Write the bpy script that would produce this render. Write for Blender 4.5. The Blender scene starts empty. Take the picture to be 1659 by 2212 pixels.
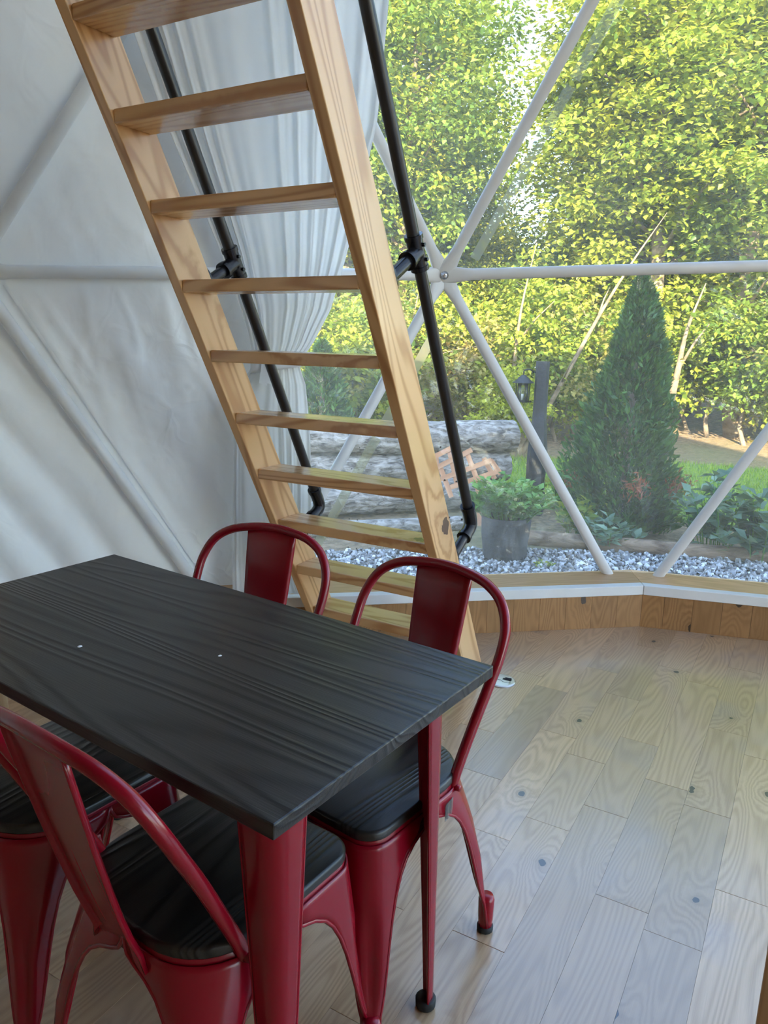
import bpy, bmesh, math, random
import numpy as np
from mathutils import Vector, Matrix, noise

random.seed(7)
rng = np.random.default_rng(11)
PI = math.pi
scene = bpy.context.scene
COL = scene.collection

# ------------------------------------------------------------------ camera
cam_data = bpy.data.cameras.new('camera')
cam = bpy.data.objects.new('camera', cam_data)
COL.objects.link(cam)
cam_data.sensor_fit = 'HORIZONTAL'
cam_data.sensor_width = 36.0
cam_data.lens = 1628.6 / 1659.0 * 36.0
cam_data.clip_start = 0.05
cam_data.clip_end = 300
cam.matrix_world = Matrix(((0.8121010, -0.1478560, 0.5644737, 0.0),
                           (0.5832835, 0.1783404, -0.7924487, 0.0),
                           (0.0164998, 0.9727966, 0.2310724, 1.38),
                           (0, 0, 0, 1)))
scene.camera = cam

# ------------------------------------------------------------------ sky, sun, exposure
SUN_AZ, SUN_EL = math.radians(-60), math.radians(22.5)
world = bpy.data.worlds.new('sky')
scene.world = world
world.use_nodes = True
wn = world.node_tree.nodes
wl = world.node_tree.links
bg = wn['Background']
sky = wn.new('ShaderNodeTexSky')
sky.sky_type = 'NISHITA'
sky.sun_disc = False
sky.sun_elevation = SUN_EL
sky.sun_rotation = PI / 2 - SUN_AZ
sky.altitude = 200
sky.air_density = 0.9
sky.dust_density = 0.7
sky.ozone_density = 1.2
wl.new(sky.outputs[0], bg.inputs[0])
bg.inputs[1].default_value = 0.5

sun_data = bpy.data.lights.new('sun', 'SUN')
sun_data.energy = 9.0
sun_data.angle = math.radians(0.6)
sun_data.color = (1.0, 0.84, 0.58)
sun = bpy.data.objects.new('sun', sun_data)
COL.objects.link(sun)
sd = Vector((math.cos(SUN_AZ) * math.cos(SUN_EL), math.sin(SUN_AZ) * math.cos(SUN_EL), math.sin(SUN_EL)))
sun.rotation_euler = sd.to_track_quat('Z', 'Y').to_euler()
sun.location = sd * 40

vs = scene.view_settings
vs.view_transform = 'Standard'
vs.look = 'None'
vs.gamma = 1.0
vs.use_curve_mapping = False
vs.exposure = 1.85
scene.cycles.max_bounces = 6
scene.cycles.diffuse_bounces = 3
scene.cycles.glossy_bounces = 3
scene.cycles.transmission_bounces = 4
scene.cycles.transparent_max_bounces = 12
scene.cycles.adaptive_threshold = 0.15
scene.cycles.adaptive_min_samples = 16
scene.cycles.caustics_reflective = False
scene.cycles.caustics_refractive = False
scene.cycles.use_denoising = True
scene.cycles.sample_clamp_indirect = 8

# ------------------------------------------------------------------ material helpers
def mat(name):
    m = bpy.data.materials.new(name)
    m.use_nodes = True
    nt = m.node_tree
    return m, nt, nt.nodes['Principled BSDF']

def N(nt, t, **kw):
    n = nt.nodes.new(t)
    for k, v in kw.items():
        setattr(n, k, v)
    return n

def ramp(nt, fac, stops, interp='LINEAR'):
    r = nt.nodes.new('ShaderNodeValToRGB')
    r.color_ramp.interpolation = interp
    els = r.color_ramp.elements
    while len(els) < len(stops):
        els.new(0.5)
    for e, (p, c) in zip(els, stops):
        e.position = p
        e.color = (c[0], c[1], c[2], 1) if len(c) == 3 else c
    nt.links.new(fac, r.inputs[0])
    return r.outputs[0]

def math_node(nt, op, a, b=None, c=None, clamp=False):
    n = nt.nodes.new('ShaderNodeMath')
    n.operation = op
    n.use_clamp = clamp
    for i, v in enumerate((a, b, c)):
        if v is None:
            continue
        if isinstance(v, (int, float)):
            n.inputs[i].default_value = v
        else:
            nt.links.new(v, n.inputs[i])
    return n.outputs[0]

def mixc(nt, fac, a, b, blend='MIX'):
    n = nt.nodes.new('ShaderNodeMix')
    n.data_type = 'RGBA'
    n.blend_type = blend
    for s, v in ((n.inputs[0], fac), (n.inputs[6], a), (n.inputs[7], b)):
        if isinstance(v, (int, float)):
            s.default_value = v
        elif isinstance(v, tuple):
            s.default_value = (v[0], v[1], v[2], 1)
        else:
            nt.links.new(v, s)
    return n.outputs[2]

def coords(nt, scale=(1, 1, 1), rand=True, space='Object'):
    tc = N(nt, 'ShaderNodeTexCoord')
    v = tc.outputs[space]
    if rand:
        oi = N(nt, 'ShaderNodeObjectInfo')
        w = N(nt, 'ShaderNodeTexWhiteNoise', noise_dimensions='1D')
        nt.links.new(oi.outputs['Random'], w.inputs['W'])
        sc = N(nt, 'ShaderNodeVectorMath', operation='SCALE')
        sc.inputs['Scale'].default_value = 23.0
        nt.links.new(w.outputs['Color'], sc.inputs[0])
        ad = N(nt, 'ShaderNodeVectorMath', operation='ADD')
        nt.links.new(v, ad.inputs[0])
        nt.links.new(sc.outputs[0], ad.inputs[1])
        v = ad.outputs[0]
    mp = N(nt, 'ShaderNodeMapping')
    mp.inputs['Scale'].default_value = scale
    nt.links.new(v, mp.inputs['Vector'])
    return v, mp.outputs[0]

def noise_tex(nt, vec, scale, detail=3, rough=0.5, dist=0.0):
    n = N(nt, 'ShaderNodeTexNoise')
    n.inputs['Scale'].default_value = scale
    n.inputs['Detail'].default_value = detail
    n.inputs['Roughness'].default_value = rough
    n.inputs['Distortion'].default_value = dist
    nt.links.new(vec, n.inputs['Vector'])
    return n.outputs['Fac']

def bump(nt, bs, h, strength=0.3, dist=0.01):
    b = N(nt, 'ShaderNodeBump')
    b.inputs['Strength'].default_value = strength
    b.inputs['Distance'].default_value = dist
    nt.links.new(h, b.inputs['Height'])
    nt.links.new(b.outputs[0], bs.inputs['Normal'])

def wood(name, light, dark, stretch=9.0, scale=3.0, rings=34.0, grain=0.55, knots=0.0, knot_col=(0.06, 0.035, 0.02),
         knot_scale=2.0, rough=0.4, tint=None, tint_amt=0.0, bump_s=0.15, spec=0.5, coat=0.0, stain=None, stain_amt=0.0, value_var=0.25, plane='xy', sharp=1.0, bump_d=0.004):
    """Grain runs along the object's own X axis."""
    m, nt, bs = mat(name)
    raw, sv = coords(nt, (1.0 / stretch * scale, scale, scale))
    base = noise_tex(nt, sv, 1.0, 1.0, 0.4)
    kn = None
    if knots > 0:
        mp = N(nt, 'ShaderNodeMapping')
        mp.inputs['Scale'].default_value = (knot_scale * 0.62, knot_scale, knot_scale)
        sp = N(nt, 'ShaderNodeSeparateXYZ'); cb = N(nt, 'ShaderNodeCombineXYZ')
        nt.links.new(raw, sp.inputs[0])
        nt.links.new(sp.outputs[0], cb.inputs[0])
        nt.links.new(sp.outputs[1 if plane == 'xy' else 2], cb.inputs[1])
        nt.links.new(cb.outputs[0], mp.inputs['Vector'])
        vo = N(nt, 'ShaderNodeTexVoronoi', voronoi_dimensions='2D')
        vo.inputs['Scale'].default_value = 1.0
        nt.links.new(mp.outputs[0], vo.inputs['Vector'])
        wob = noise_tex(nt, raw, 30.0, 2)
        d = math_node(nt, 'ADD', vo.outputs['Distance'], math_node(nt, 'MULTIPLY_ADD', wob, 0.07, -0.035))
        fall = math_node(nt, 'POWER', math_node(nt, 'SUBTRACT', 1.0, math_node(nt, 'MULTIPLY', d, 3.2), clamp=True), 2.0)
        base = math_node(nt, 'ADD', base, math_node(nt, 'MULTIPLY', fall, 0.22))
        kn = math_node(nt, 'LESS_THAN', d, knots)
        halo = math_node(nt, 'POWER', math_node(nt, 'SUBTRACT', 1.0, math_node(nt, 'MULTIPLY', d, 1.0 / (knots * 4.5)), clamp=True), 1.6)
    ring = math_node(nt, 'SINE', math_node(nt, 'MULTIPLY', base, rings * 2))
    ring = math_node(nt, 'POWER', math_node(nt, 'MULTIPLY_ADD', ring, 0.5, 0.5), sharp)
    mp2 = N(nt, 'ShaderNodeMapping')
    mp2.inputs['Scale'].default_value = (scale * 1.2, scale * 45, scale * 45)
    nt.links.new(raw, mp2.inputs['Vector'])
    fine = noise_tex(nt, mp2.outputs[0], 1.0, 2, 0.6)
    g = math_node(nt, 'ADD', math_node(nt, 'MULTIPLY', ring, grain), math_node(nt, 'MULTIPLY', fine, 1.0 - grain), clamp=True)
    colr = ramp(nt, g, [(0.15, light), (0.85, dark)])
    oi = N(nt, 'ShaderNodeObjectInfo')
    if tint is not None:
        wnz = N(nt, 'ShaderNodeTexWhiteNoise', noise_dimensions='1D')
        nt.links.new(math_node(nt, 'MULTIPLY', oi.outputs['Random'], 91.7), wnz.inputs['W'])
        colr = mixc(nt, math_node(nt, 'MULTIPLY', wnz.outputs['Value'], tint_amt), colr, tint)
    if stain is not None:
        big = noise_tex(nt, raw, 3.2, 2, 0.5)
        st = math_node(nt, 'MULTIPLY', math_node(nt, 'SUBTRACT', big, 0.56, clamp=True), 4.0 * stain_amt, clamp=True)
        colr = mixc(nt, st, colr, stain)
    v = math_node(nt, 'MULTIPLY_ADD', oi.outputs['Random'], value_var, 1.0 - value_var / 2)
    hs = N(nt, 'ShaderNodeHueSaturation')
    nt.links.new(v, hs.inputs['Value'])
    nt.links.new(colr, hs.inputs['Color'])
    colr = hs.outputs[0]
    if kn is not None:
        colr = mixc(nt, math_node(nt, 'MULTIPLY', halo, 0.55), colr, tuple(0.5 * a + 0.5 * b for a, b in zip(dark, knot_col)))
        colr = mixc(nt, kn, colr, knot_col)
    nt.links.new(colr, bs.inputs['Base Color'])
    bs.inputs['Roughness'].default_value = rough
    bs.inputs['Specular IOR Level'].default_value = spec
    bs.inputs['Coat Weight'].default_value = coat
    bs.inputs['Coat Roughness'].default_value = 0.12
    if bump_s > 0:
        bump(nt, bs, g, bump_s, bump_d)
    return m

def plain(name, colr, rough=0.5, metal=0.0, spec=0.5, var=0.0, nscale=8.0, coat=0.0, bump_s=0.0, bscale=60.0):
    m, nt, bs = mat(name)
    _, v = coords(nt, (1, 1, 1), rand=True)
    n = noise_tex(nt, v, nscale, 4, 0.55)
    lo = tuple(c * (1 - var) for c in colr)
    hi = tuple(min(1.0, c * (1 + var)) for c in colr)
    nt.links.new(ramp(nt, n, [(0.3, lo), (0.7, hi)]), bs.inputs['Base Color'])
    bs.inputs['Roughness'].default_value = rough
    bs.inputs['Metallic'].default_value = metal
    bs.inputs['Specular IOR Level'].default_value = spec
    bs.inputs['Coat Weight'].default_value = coat
    bs.inputs['Coat Roughness'].default_value = 0.1
    if bump_s:
        bump(nt, bs, noise_tex(nt, v, bscale, 4, 0.6), bump_s, 0.01)
    return m

def leafmat(name, dark, mid, light, trans=0.4, rough=0.45):
    m, nt, bs = mat(name)
    at = N(nt, 'ShaderNodeAttribute', attribute_name='tint')
    oi = N(nt, 'ShaderNodeObjectInfo')
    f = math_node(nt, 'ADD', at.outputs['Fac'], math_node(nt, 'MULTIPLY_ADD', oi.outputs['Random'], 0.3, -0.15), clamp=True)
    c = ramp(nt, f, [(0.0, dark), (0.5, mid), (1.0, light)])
    nt.links.new(c, bs.inputs['Base Color'])
    bs.inputs['Roughness'].default_value = rough
    bs.inputs['Specular IOR Level'].default_value = 0.25
    tr = N(nt, 'ShaderNodeBsdfTranslucent')
    nt.links.new(mixc(nt, 0.35, c, (0.55, 0.62, 0.05)), tr.inputs['Color'])
    mx = N(nt, 'ShaderNodeMixShader')
    mx.inputs[0].default_value = trans
    nt.links.new(bs.outputs[0], mx.inputs[1])
    nt.links.new(tr.outputs[0], mx.inputs[2])
    nt.links.new(mx.outputs[0], nt.nodes['Material Output'].inputs[0])
    return m

def barkmat(name, lo, hi, scale=14.0):
    m, nt, bs = mat(name)
    _, v = coords(nt, (0.4, 1, 1))
    n = noise_tex(nt, v, scale, 5, 0.65, 0.6)
    n2 = noise_tex(nt, v, scale * 0.22, 2)
    c = ramp(nt, n, [(0.36, lo), (0.62, hi)])
    c = mixc(nt, math_node(nt, 'MULTIPLY', n2, 0.5), c, tuple(0.6 * a for a in lo))
    nt.links.new(c, bs.inputs['Base Color'])
    bs.inputs['Roughness'].default_value = 0.9
    bump(nt, bs, n, 0.9, 0.03)
    return m

M = {}
M['oak_floor'] = wood('oak_floor', (0.65, 0.43, 0.245), (0.43, 0.265, 0.14), stretch=8, scale=8.0, rings=72, grain=0.42, knots=0.02,
                      knot_scale=2.6, knot_col=(0.045, 0.036, 0.036), rough=0.28, tint=(0.36, 0.25, 0.17), tint_amt=0.6, bump_s=0.04, spec=0.75,
                      stain=(0.33, 0.27, 0.27), stain_amt=0.5, value_var=0.24, sharp=1.3, coat=0.5)
M['oak_wall'] = wood('oak_wall', (0.50, 0.27, 0.115), (0.30, 0.145, 0.055), stretch=5, scale=8.0, rings=56, grain=0.42, knots=0.035,
                     knot_scale=2.4, rough=0.42, tint=(0.32, 0.17, 0.07), tint_amt=0.6, bump_s=0.04, sharp=1.3)
M['oak_ledge'] = wood('oak_ledge', (0.72, 0.44, 0.24), (0.55, 0.31, 0.15), stretch=7, scale=7, rings=50, grain=0.4, rough=0.4, bump_s=0.05)
PINE_L, PINE_D = (0.78, 0.475, 0.225), (0.56, 0.285, 0.11)
M['pine'] = wood('pine', PINE_L, PINE_D, stretch=11, scale=7.5, rings=34, grain=0.8, knots=0.03, knot_scale=1.5,
                 knot_col=(0.10, 0.045, 0.018), rough=0.32, bump_s=0.05, coat=0.25, value_var=0.14, plane='xz', sharp=2.4)
M['pine_tread'] = wood('pine_tread', PINE_L, PINE_D, stretch=11, scale=7.5, rings=34, grain=0.8, knots=0.028, knot_scale=1.5,
                 knot_col=(0.10, 0.045, 0.018), rough=0.26, bump_s=0.05, coat=0.4, value_var=0.14, plane='xy', sharp=2.4)
M['pine_post'] = wood('pine_post', (0.62, 0.42, 0.23), (0.46, 0.27, 0.12), stretch=12, scale=7.0, rings=30, grain=0.6, rough=0.45, bump_s=0.05, sharp=2)
M['black_wood'] = wood('black_wood', (0.023, 0.019, 0.0155), (0.006, 0.005, 0.0045), stretch=13, scale=7.0, rings=52, grain=0.7, rough=0.37,
                       bump_s=0.55, spec=0.45, value_var=0.0, sharp=1.8, bump_d=0.0022)
M['baffle'] = wood('baffle', (0.30, 0.17, 0.08), (0.18, 0.095, 0.04), stretch=10, scale=6, rings=30, rough=0.5, bump_s=0.05)  # dark brown for the added wall that soaks up bounced light
M['red_paint'] = plain('red_paint', (0.235, 0.002, 0.011), rough=0.26, spec=0.4, var=0.08, nscale=5, coat=0.12)
M['rubber'] = plain('rubber', (0.012, 0.012, 0.012), rough=0.7)
M['black_pipe'] = plain('black_pipe', (0.010, 0.010, 0.012), rough=0.3, spec=0.55, var=0.2)
M['black_iron'] = plain('black_iron', (0.014, 0.014, 0.018), rough=0.24, metal=0.35, var=0.2)
M['white_paint'] = plain('white_paint', (0.80, 0.80, 0.80), rough=0.45, var=0.03)
M['strut_paint'] = plain('strut_paint', (0.74, 0.745, 0.75), rough=0.38, var=0.03)
M['steel'] = plain('steel', (0.55, 0.56, 0.58), rough=0.25, metal=1.0, var=0.08)
M['plate_metal'] = plain('plate_metal', (0.62, 0.63, 0.64), rough=0.28, metal=0.85, var=0.06)
M['dark_gap'] = plain('dark_gap', (0.10, 0.07, 0.045), rough=0.8)
M['screw'] = plain('screw', (0.06, 0.045, 0.03), rough=0.4, metal=0.6)
M['pot_fabric'] = plain('pot_fabric', (0.020, 0.021, 0.026), rough=0.85, var=0.4, nscale=14, bump_s=0.8, bscale=26)
M['post_wrap'] = plain('post_wrap', (0.016, 0.017, 0.022), rough=0.55, var=0.45, nscale=10, bump_s=0.9, bscale=18)
M['lattice_wood'] = wood('lattice_wood', (0.50, 0.27, 0.15), (0.34, 0.16, 0.08), stretch=10, scale=12, rings=8, rough=0.8)
M['soil'] = plain('soil', (0.05, 0.035, 0.025), rough=0.95, var=0.4, nscale=30, bump_s=0.8)
M['bark'] = barkmat('bark', (0.10, 0.083, 0.068), (0.56, 0.51, 0.45), 24)
M['bark_brown'] = barkmat('bark_brown', (0.12, 0.075, 0.045), (0.42, 0.29, 0.19), 12)
M['bark_tree'] = barkmat('bark_tree', (0.09, 0.07, 0.05), (0.34, 0.27, 0.19), 6)
M['bark_pale'] = barkmat('bark_pale', (0.11, 0.082, 0.052), (0.28, 0.21, 0.13), 8)
M['log_end'] = plain('log_end', (0.42, 0.31, 0.2), rough=0.85, var=0.3, nscale=20)
M['leaf_a'] = leafmat('leaf_a', (0.05, 0.10, 0.014), (0.21, 0.27, 0.030), (0.50, 0.47, 0.055))
M['leaf_b'] = leafmat('leaf_b', (0.040, 0.09, 0.018), (0.15, 0.23, 0.032), (0.40, 0.42, 0.055))
M['leaf_y'] = leafmat('leaf_y', (0.14, 0.18, 0.016), (0.33, 0.36, 0.032), (0.58, 0.54, 0.06))
M['leaf_dry'] = leafmat('leaf_dry', (0.10, 0.07, 0.02), (0.22, 0.20, 0.05), (0.40, 0.34, 0.10))
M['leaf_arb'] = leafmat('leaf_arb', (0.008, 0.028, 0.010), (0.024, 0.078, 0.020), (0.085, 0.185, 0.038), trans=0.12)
M['leaf_herb'] = leafmat('leaf_herb', (0.05, 0.14, 0.03), (0.12, 0.28, 0.055), (0.26, 0.44, 0.12), trans=0.25)
M['leaf_gray'] = leafmat('leaf_gray', (0.05, 0.10, 0.07), (0.12, 0.20, 0.13), (0.26, 0.36, 0.24), trans=0.2)
M['leaf_red'] = leafmat('leaf_red', (0.12, 0.03, 0.015), (0.28, 0.08, 0.04), (0.40, 0.14, 0.07), trans=0.15)
M['grass'] = leafmat('grass', (0.06, 0.15, 0.015), (0.16, 0.30, 0.03), (0.36, 0.45, 0.06), trans=0.3)
M['clear_strip'] = None

# pebbles
m, nt, bs = mat('pebble')
at = N(nt, 'ShaderNodeAttribute', attribute_name='tint')
nt.links.new(ramp(nt, at.outputs['Fac'], [(0.0, (0.10, 0.10, 0.11)), (0.45, (0.32, 0.31, 0.31)), (0.8, (0.62, 0.61, 0.60)), (1.0, (0.88, 0.87, 0.85))]), bs.inputs['Base Color'])
bs.inputs['Roughness'].default_value = 0.75
M['pebble'] = m

# ground: leaf litter and earth
m, nt, bs = mat('ground_earth')
_, v = coords(nt, (1, 1, 1), rand=False)
n1 = noise_tex(nt, v, 0.5, 3)
n2 = noise_tex(nt, v, 16, 5, 0.7)
c = ramp(nt, n2, [(0.3, (0.09, 0.06, 0.035)), (0.55, (0.26, 0.18, 0.10)), (0.75, (0.44, 0.31, 0.19))])
c = mixc(nt, math_node(nt, 'MULTIPLY', math_node(nt, 'SUBTRACT', n1, 0.45, clamp=True), 3.0, clamp=True), c, (0.14, 0.16, 0.05))
nt.links.new(c, bs.inputs['Base Color'])
bs.inputs['Roughness'].default_value = 0.95
bump(nt, bs, n2, 0.8, 0.05)
M['ground_earth'] = m
M['gravel_bed'] = plain('gravel_bed', (0.20, 0.195, 0.19), rough=0.9, var=0.5, nscale=40, bump_s=0.8, bscale=60)
M['lawn_base'] = plain('lawn_base', (0.13, 0.20, 0.03), rough=0.95, var=0.4, nscale=12)

# white canvas cover: mostly opaque vinyl with creases
def canvasmat(name, trans):
    m, nt, bs = mat(name)
    _, v = coords(nt, (1, 1, 1), rand=False)
    big = noise_tex(nt, v, 2.2, 3, 0.5, 0.4)
    vo = N(nt, 'ShaderNodeTexVoronoi', feature='DISTANCE_TO_EDGE')
    vo.inputs['Scale'].default_value = 4.2
    wob = N(nt, 'ShaderNodeTexNoise')
    wob.inputs['Scale'].default_value = 3.0
    nt.links.new(v, wob.inputs['Vector'])
    ad = N(nt, 'ShaderNodeVectorMath', operation='MULTIPLY_ADD')
    nt.links.new(wob.outputs['Color'], ad.inputs[0])
    ad.inputs[1].default_value = (0.5, 0.5, 0.5)
    nt.links.new(v, ad.inputs[2])
    nt.links.new(ad.outputs[0], vo.inputs['Vector'])
    crease = math_node(nt, 'SUBTRACT', 1.0, math_node(nt, 'MULTIPLY', vo.outputs['Distance'], 14.0), clamp=True)
    mask = math_node(nt, 'MULTIPLY', math_node(nt, 'SUBTRACT', noise_tex(nt, v, 1.6, 1), 0.47, clamp=True), 4.5, clamp=True)
    h = math_node(nt, 'ADD', math_node(nt, 'MULTIPLY', crease, math_node(nt, 'MULTIPLY', mask, 0.03)), math_node(nt, 'MULTIPLY', big, 0.8))
    sp = noise_tex(nt, v, 7.0, 2, 0.5, 1.5)
    h = math_node(nt, 'ADD', h, math_node(nt, 'MULTIPLY', sp, 0.06))
    nt.links.new(ramp(nt, big, [(0.3, (0.84, 0.83, 0.81)), (0.7, (0.88, 0.872, 0.86))]), bs.inputs['Base Color'])
    bs.inputs['Roughness'].default_value = 0.42
    bs.inputs['Specular IOR Level'].default_value = 0.35
    bump(nt, bs, h, 0.75, 0.05)
    tr = N(nt, 'ShaderNodeBsdfTranslucent')
    tr.inputs['Color'].default_value = (0.85, 0.84, 0.80, 1)
    mx = N(nt, 'ShaderNodeMixShader')
    mx.inputs[0].default_value = trans
    nt.links.new(bs.outputs[0], mx.inputs[1])
    nt.links.new(tr.outputs[0], mx.inputs[2])
    nt.links.new(mx.outputs[0], nt.nodes['Material Output'].inputs[0])
    return m
M['canvas'] = canvasmat("canvas", 0.045)

# sheer curtain cloth
m, nt, bs = mat('curtain_cloth')
_, v = coords(nt, (1, 1, 1), rand=False)
nt.links.new(ramp(nt, noise_tex(nt, v, 3, 3), [(0.3, (0.90, 0.90, 0.90)), (0.7, (0.94, 0.94, 0.94))]), bs.inputs['Base Color'])
bs.inputs['Roughness'].default_value = 0.9
tr = N(nt, 'ShaderNodeBsdfTranslucent')
tr.inputs['Color'].default_value = (0.95, 0.95, 0.95, 1)
mx = N(nt, 'ShaderNodeMixShader')
mx.inputs[0].default_value = 0.55
nt.links.new(bs.outputs[0], mx.inputs[1])
nt.links.new(tr.outputs[0], mx.inputs[2])
nt.links.new(mx.outputs[0], nt.nodes['Material Output'].inputs[0])
M['curtain'] = m

# clear vinyl: see-through sheet with a faint milky haze, scuffs and a glossy skin
def vinylmat(name, haze, gloss, tint, scuff=True):
    m, nt, bs = mat(name)
    nt.nodes.remove(bs)
    _, v = coords(nt, (1, 1, 1), rand=False)
    tp = N(nt, 'ShaderNodeBsdfTransparent')
    tp.inputs[0].default_value = (*tint, 1)
    gl = N(nt, 'ShaderNodeBsdfGlossy')
    gl.inputs['Roughness'].default_value = 0.06
    hz = N(nt, 'ShaderNodeBsdfDiffuse')
    hz.inputs[0].default_value = (0.90, 0.88, 0.82, 1)
    ht = N(nt, 'ShaderNodeBsdfTranslucent')
    ht.inputs[0].default_value = (0.92, 0.88, 0.76, 1)
    hm = N(nt, 'ShaderNodeMixShader')
    nt.links.new(hz.outputs[0], hm.inputs[1])
    nt.links.new(ht.outputs[0], hm.inputs[2])
    hm.inputs[0].default_value = 0.55
    cloud = noise_tex(nt, v, 1.3, 3, 0.6, 0.5)
    fac = math_node(nt, 'MULTIPLY', math_node(nt, 'MULTIPLY_ADD', cloud, 1.2, 0.35), haze)
    if scuff:
        mp = N(nt, 'ShaderNodeMapping')
        mp.inputs['Rotation'].default_value = (0.5, 0.3, 0.9)
        mp.inputs['Scale'].default_value = (28, 2.2, 28)
        nt.links.new(v, mp.inputs['Vector'])
        s = noise_tex(nt, mp.outputs[0], 1.0, 3, 0.6, 1.2)
        s = math_node(nt, 'MULTIPLY', math_node(nt, 'SUBTRACT', s, 0.68, clamp=True), 2.2, clamp=True)
        s = math_node(nt, 'MULTIPLY', s, math_node(nt, 'MULTIPLY', math_node(nt, 'SUBTRACT', noise_tex(nt, v, 1.7, 1), 0.42, clamp=True), 3.0, clamp=True))
        fac = math_node(nt, 'ADD', fac, math_node(nt, 'MULTIPLY', s, 0.55), clamp=True)
        wv = noise_tex(nt, v, 3.0, 2, 0.5, 2.0)
        b = N(nt, 'ShaderNodeBump')
        b.inputs['Strength'].default_value = 0.5
        b.inputs['Distance'].default_value = 0.05
        nt.links.new(wv, b.inputs['Height'])
        nt.links.new(b.outputs[0], gl.inputs['Normal'])
    m1 = N(nt, 'ShaderNodeMixShader')
    nt.links.new(fac, m1.inputs[0])
    nt.links.new(tp.outputs[0], m1.inputs[1])
    nt.links.new(hm.outputs[0], m1.inputs[2])
    fr = N(nt, 'ShaderNodeFresnel')
    fr.inputs[0].default_value = 1.4
    m2 = N(nt, 'ShaderNodeMixShader')
    nt.links.new(math_node(nt, 'MULTIPLY', fr.outputs[0], gloss), m2.inputs[0])
    nt.links.new(m1.outputs[0], m2.inputs[1])
    nt.links.new(gl.outputs[0], m2.inputs[2])
    nt.links.new(m2.outputs[0], nt.nodes['Material Output'].inputs[0])
    return m
M['vinyl'] = vinylmat('clear_vinyl', 0.135, 0.7, (0.97, 0.985, 0.965))
M['vinyl_seam'] = vinylmat('clear_vinyl_seam', 0.30, 1.0, (0.93, 0.95, 0.88), scuff=False)
M['glass'] = vinylmat('lantern_glass', 0.03, 1.0, (0.95, 0.96, 0.96), scuff=False)
M['tape'] = vinylmat('clear_tape', 0.2, 1.0, (0.95, 0.95, 0.95), scuff=False)

# ------------------------------------------------------------------ object helpers
def link(o, parent=None):
    COL.objects.link(o)
    if parent is not None:
        o.parent = parent
    return o

def tag(o, label=None, cat=None, group=None, kind=None):
    if label: o['label'] = label
    if cat: o['category'] = cat
    if group: o['group'] = group
    if kind: o['kind'] = kind
    return o

def empty(name, loc=(0, 0, 0), rz=0.0):
    o = bpy.data.objects.new(name, None)
    o.empty_display_size = 0.1
    o.location = loc
    o.rotation_euler = (0, 0, rz)
    return link(o)

def mesh(name, verts, faces, material=None, smooth=False):
    me = bpy.data.meshes.new(name)
    me.from_pydata([tuple(v) for v in verts], [], [tuple(f) for f in faces])
    me.update()
    if smooth:
        me.polygons.foreach_set('use_smooth', [True] * len(me.polygons))
    if material:
        me.materials.append(M[material] if isinstance(material, str) else material)
    return me

def obj(name, me, parent=None, loc=(0, 0, 0), rot=(0, 0, 0)):
    o = bpy.data.objects.new(name, me)
    o.location = loc
    o.rotation_euler = rot
    return link(o, parent)

def fix_normals(me):
    bm = bmesh.new()
    bm.from_mesh(me)
    bmesh.ops.recalc_face_normals(bm, faces=bm.faces)
    bm.to_mesh(me)
    bm.free()
    return me

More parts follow.
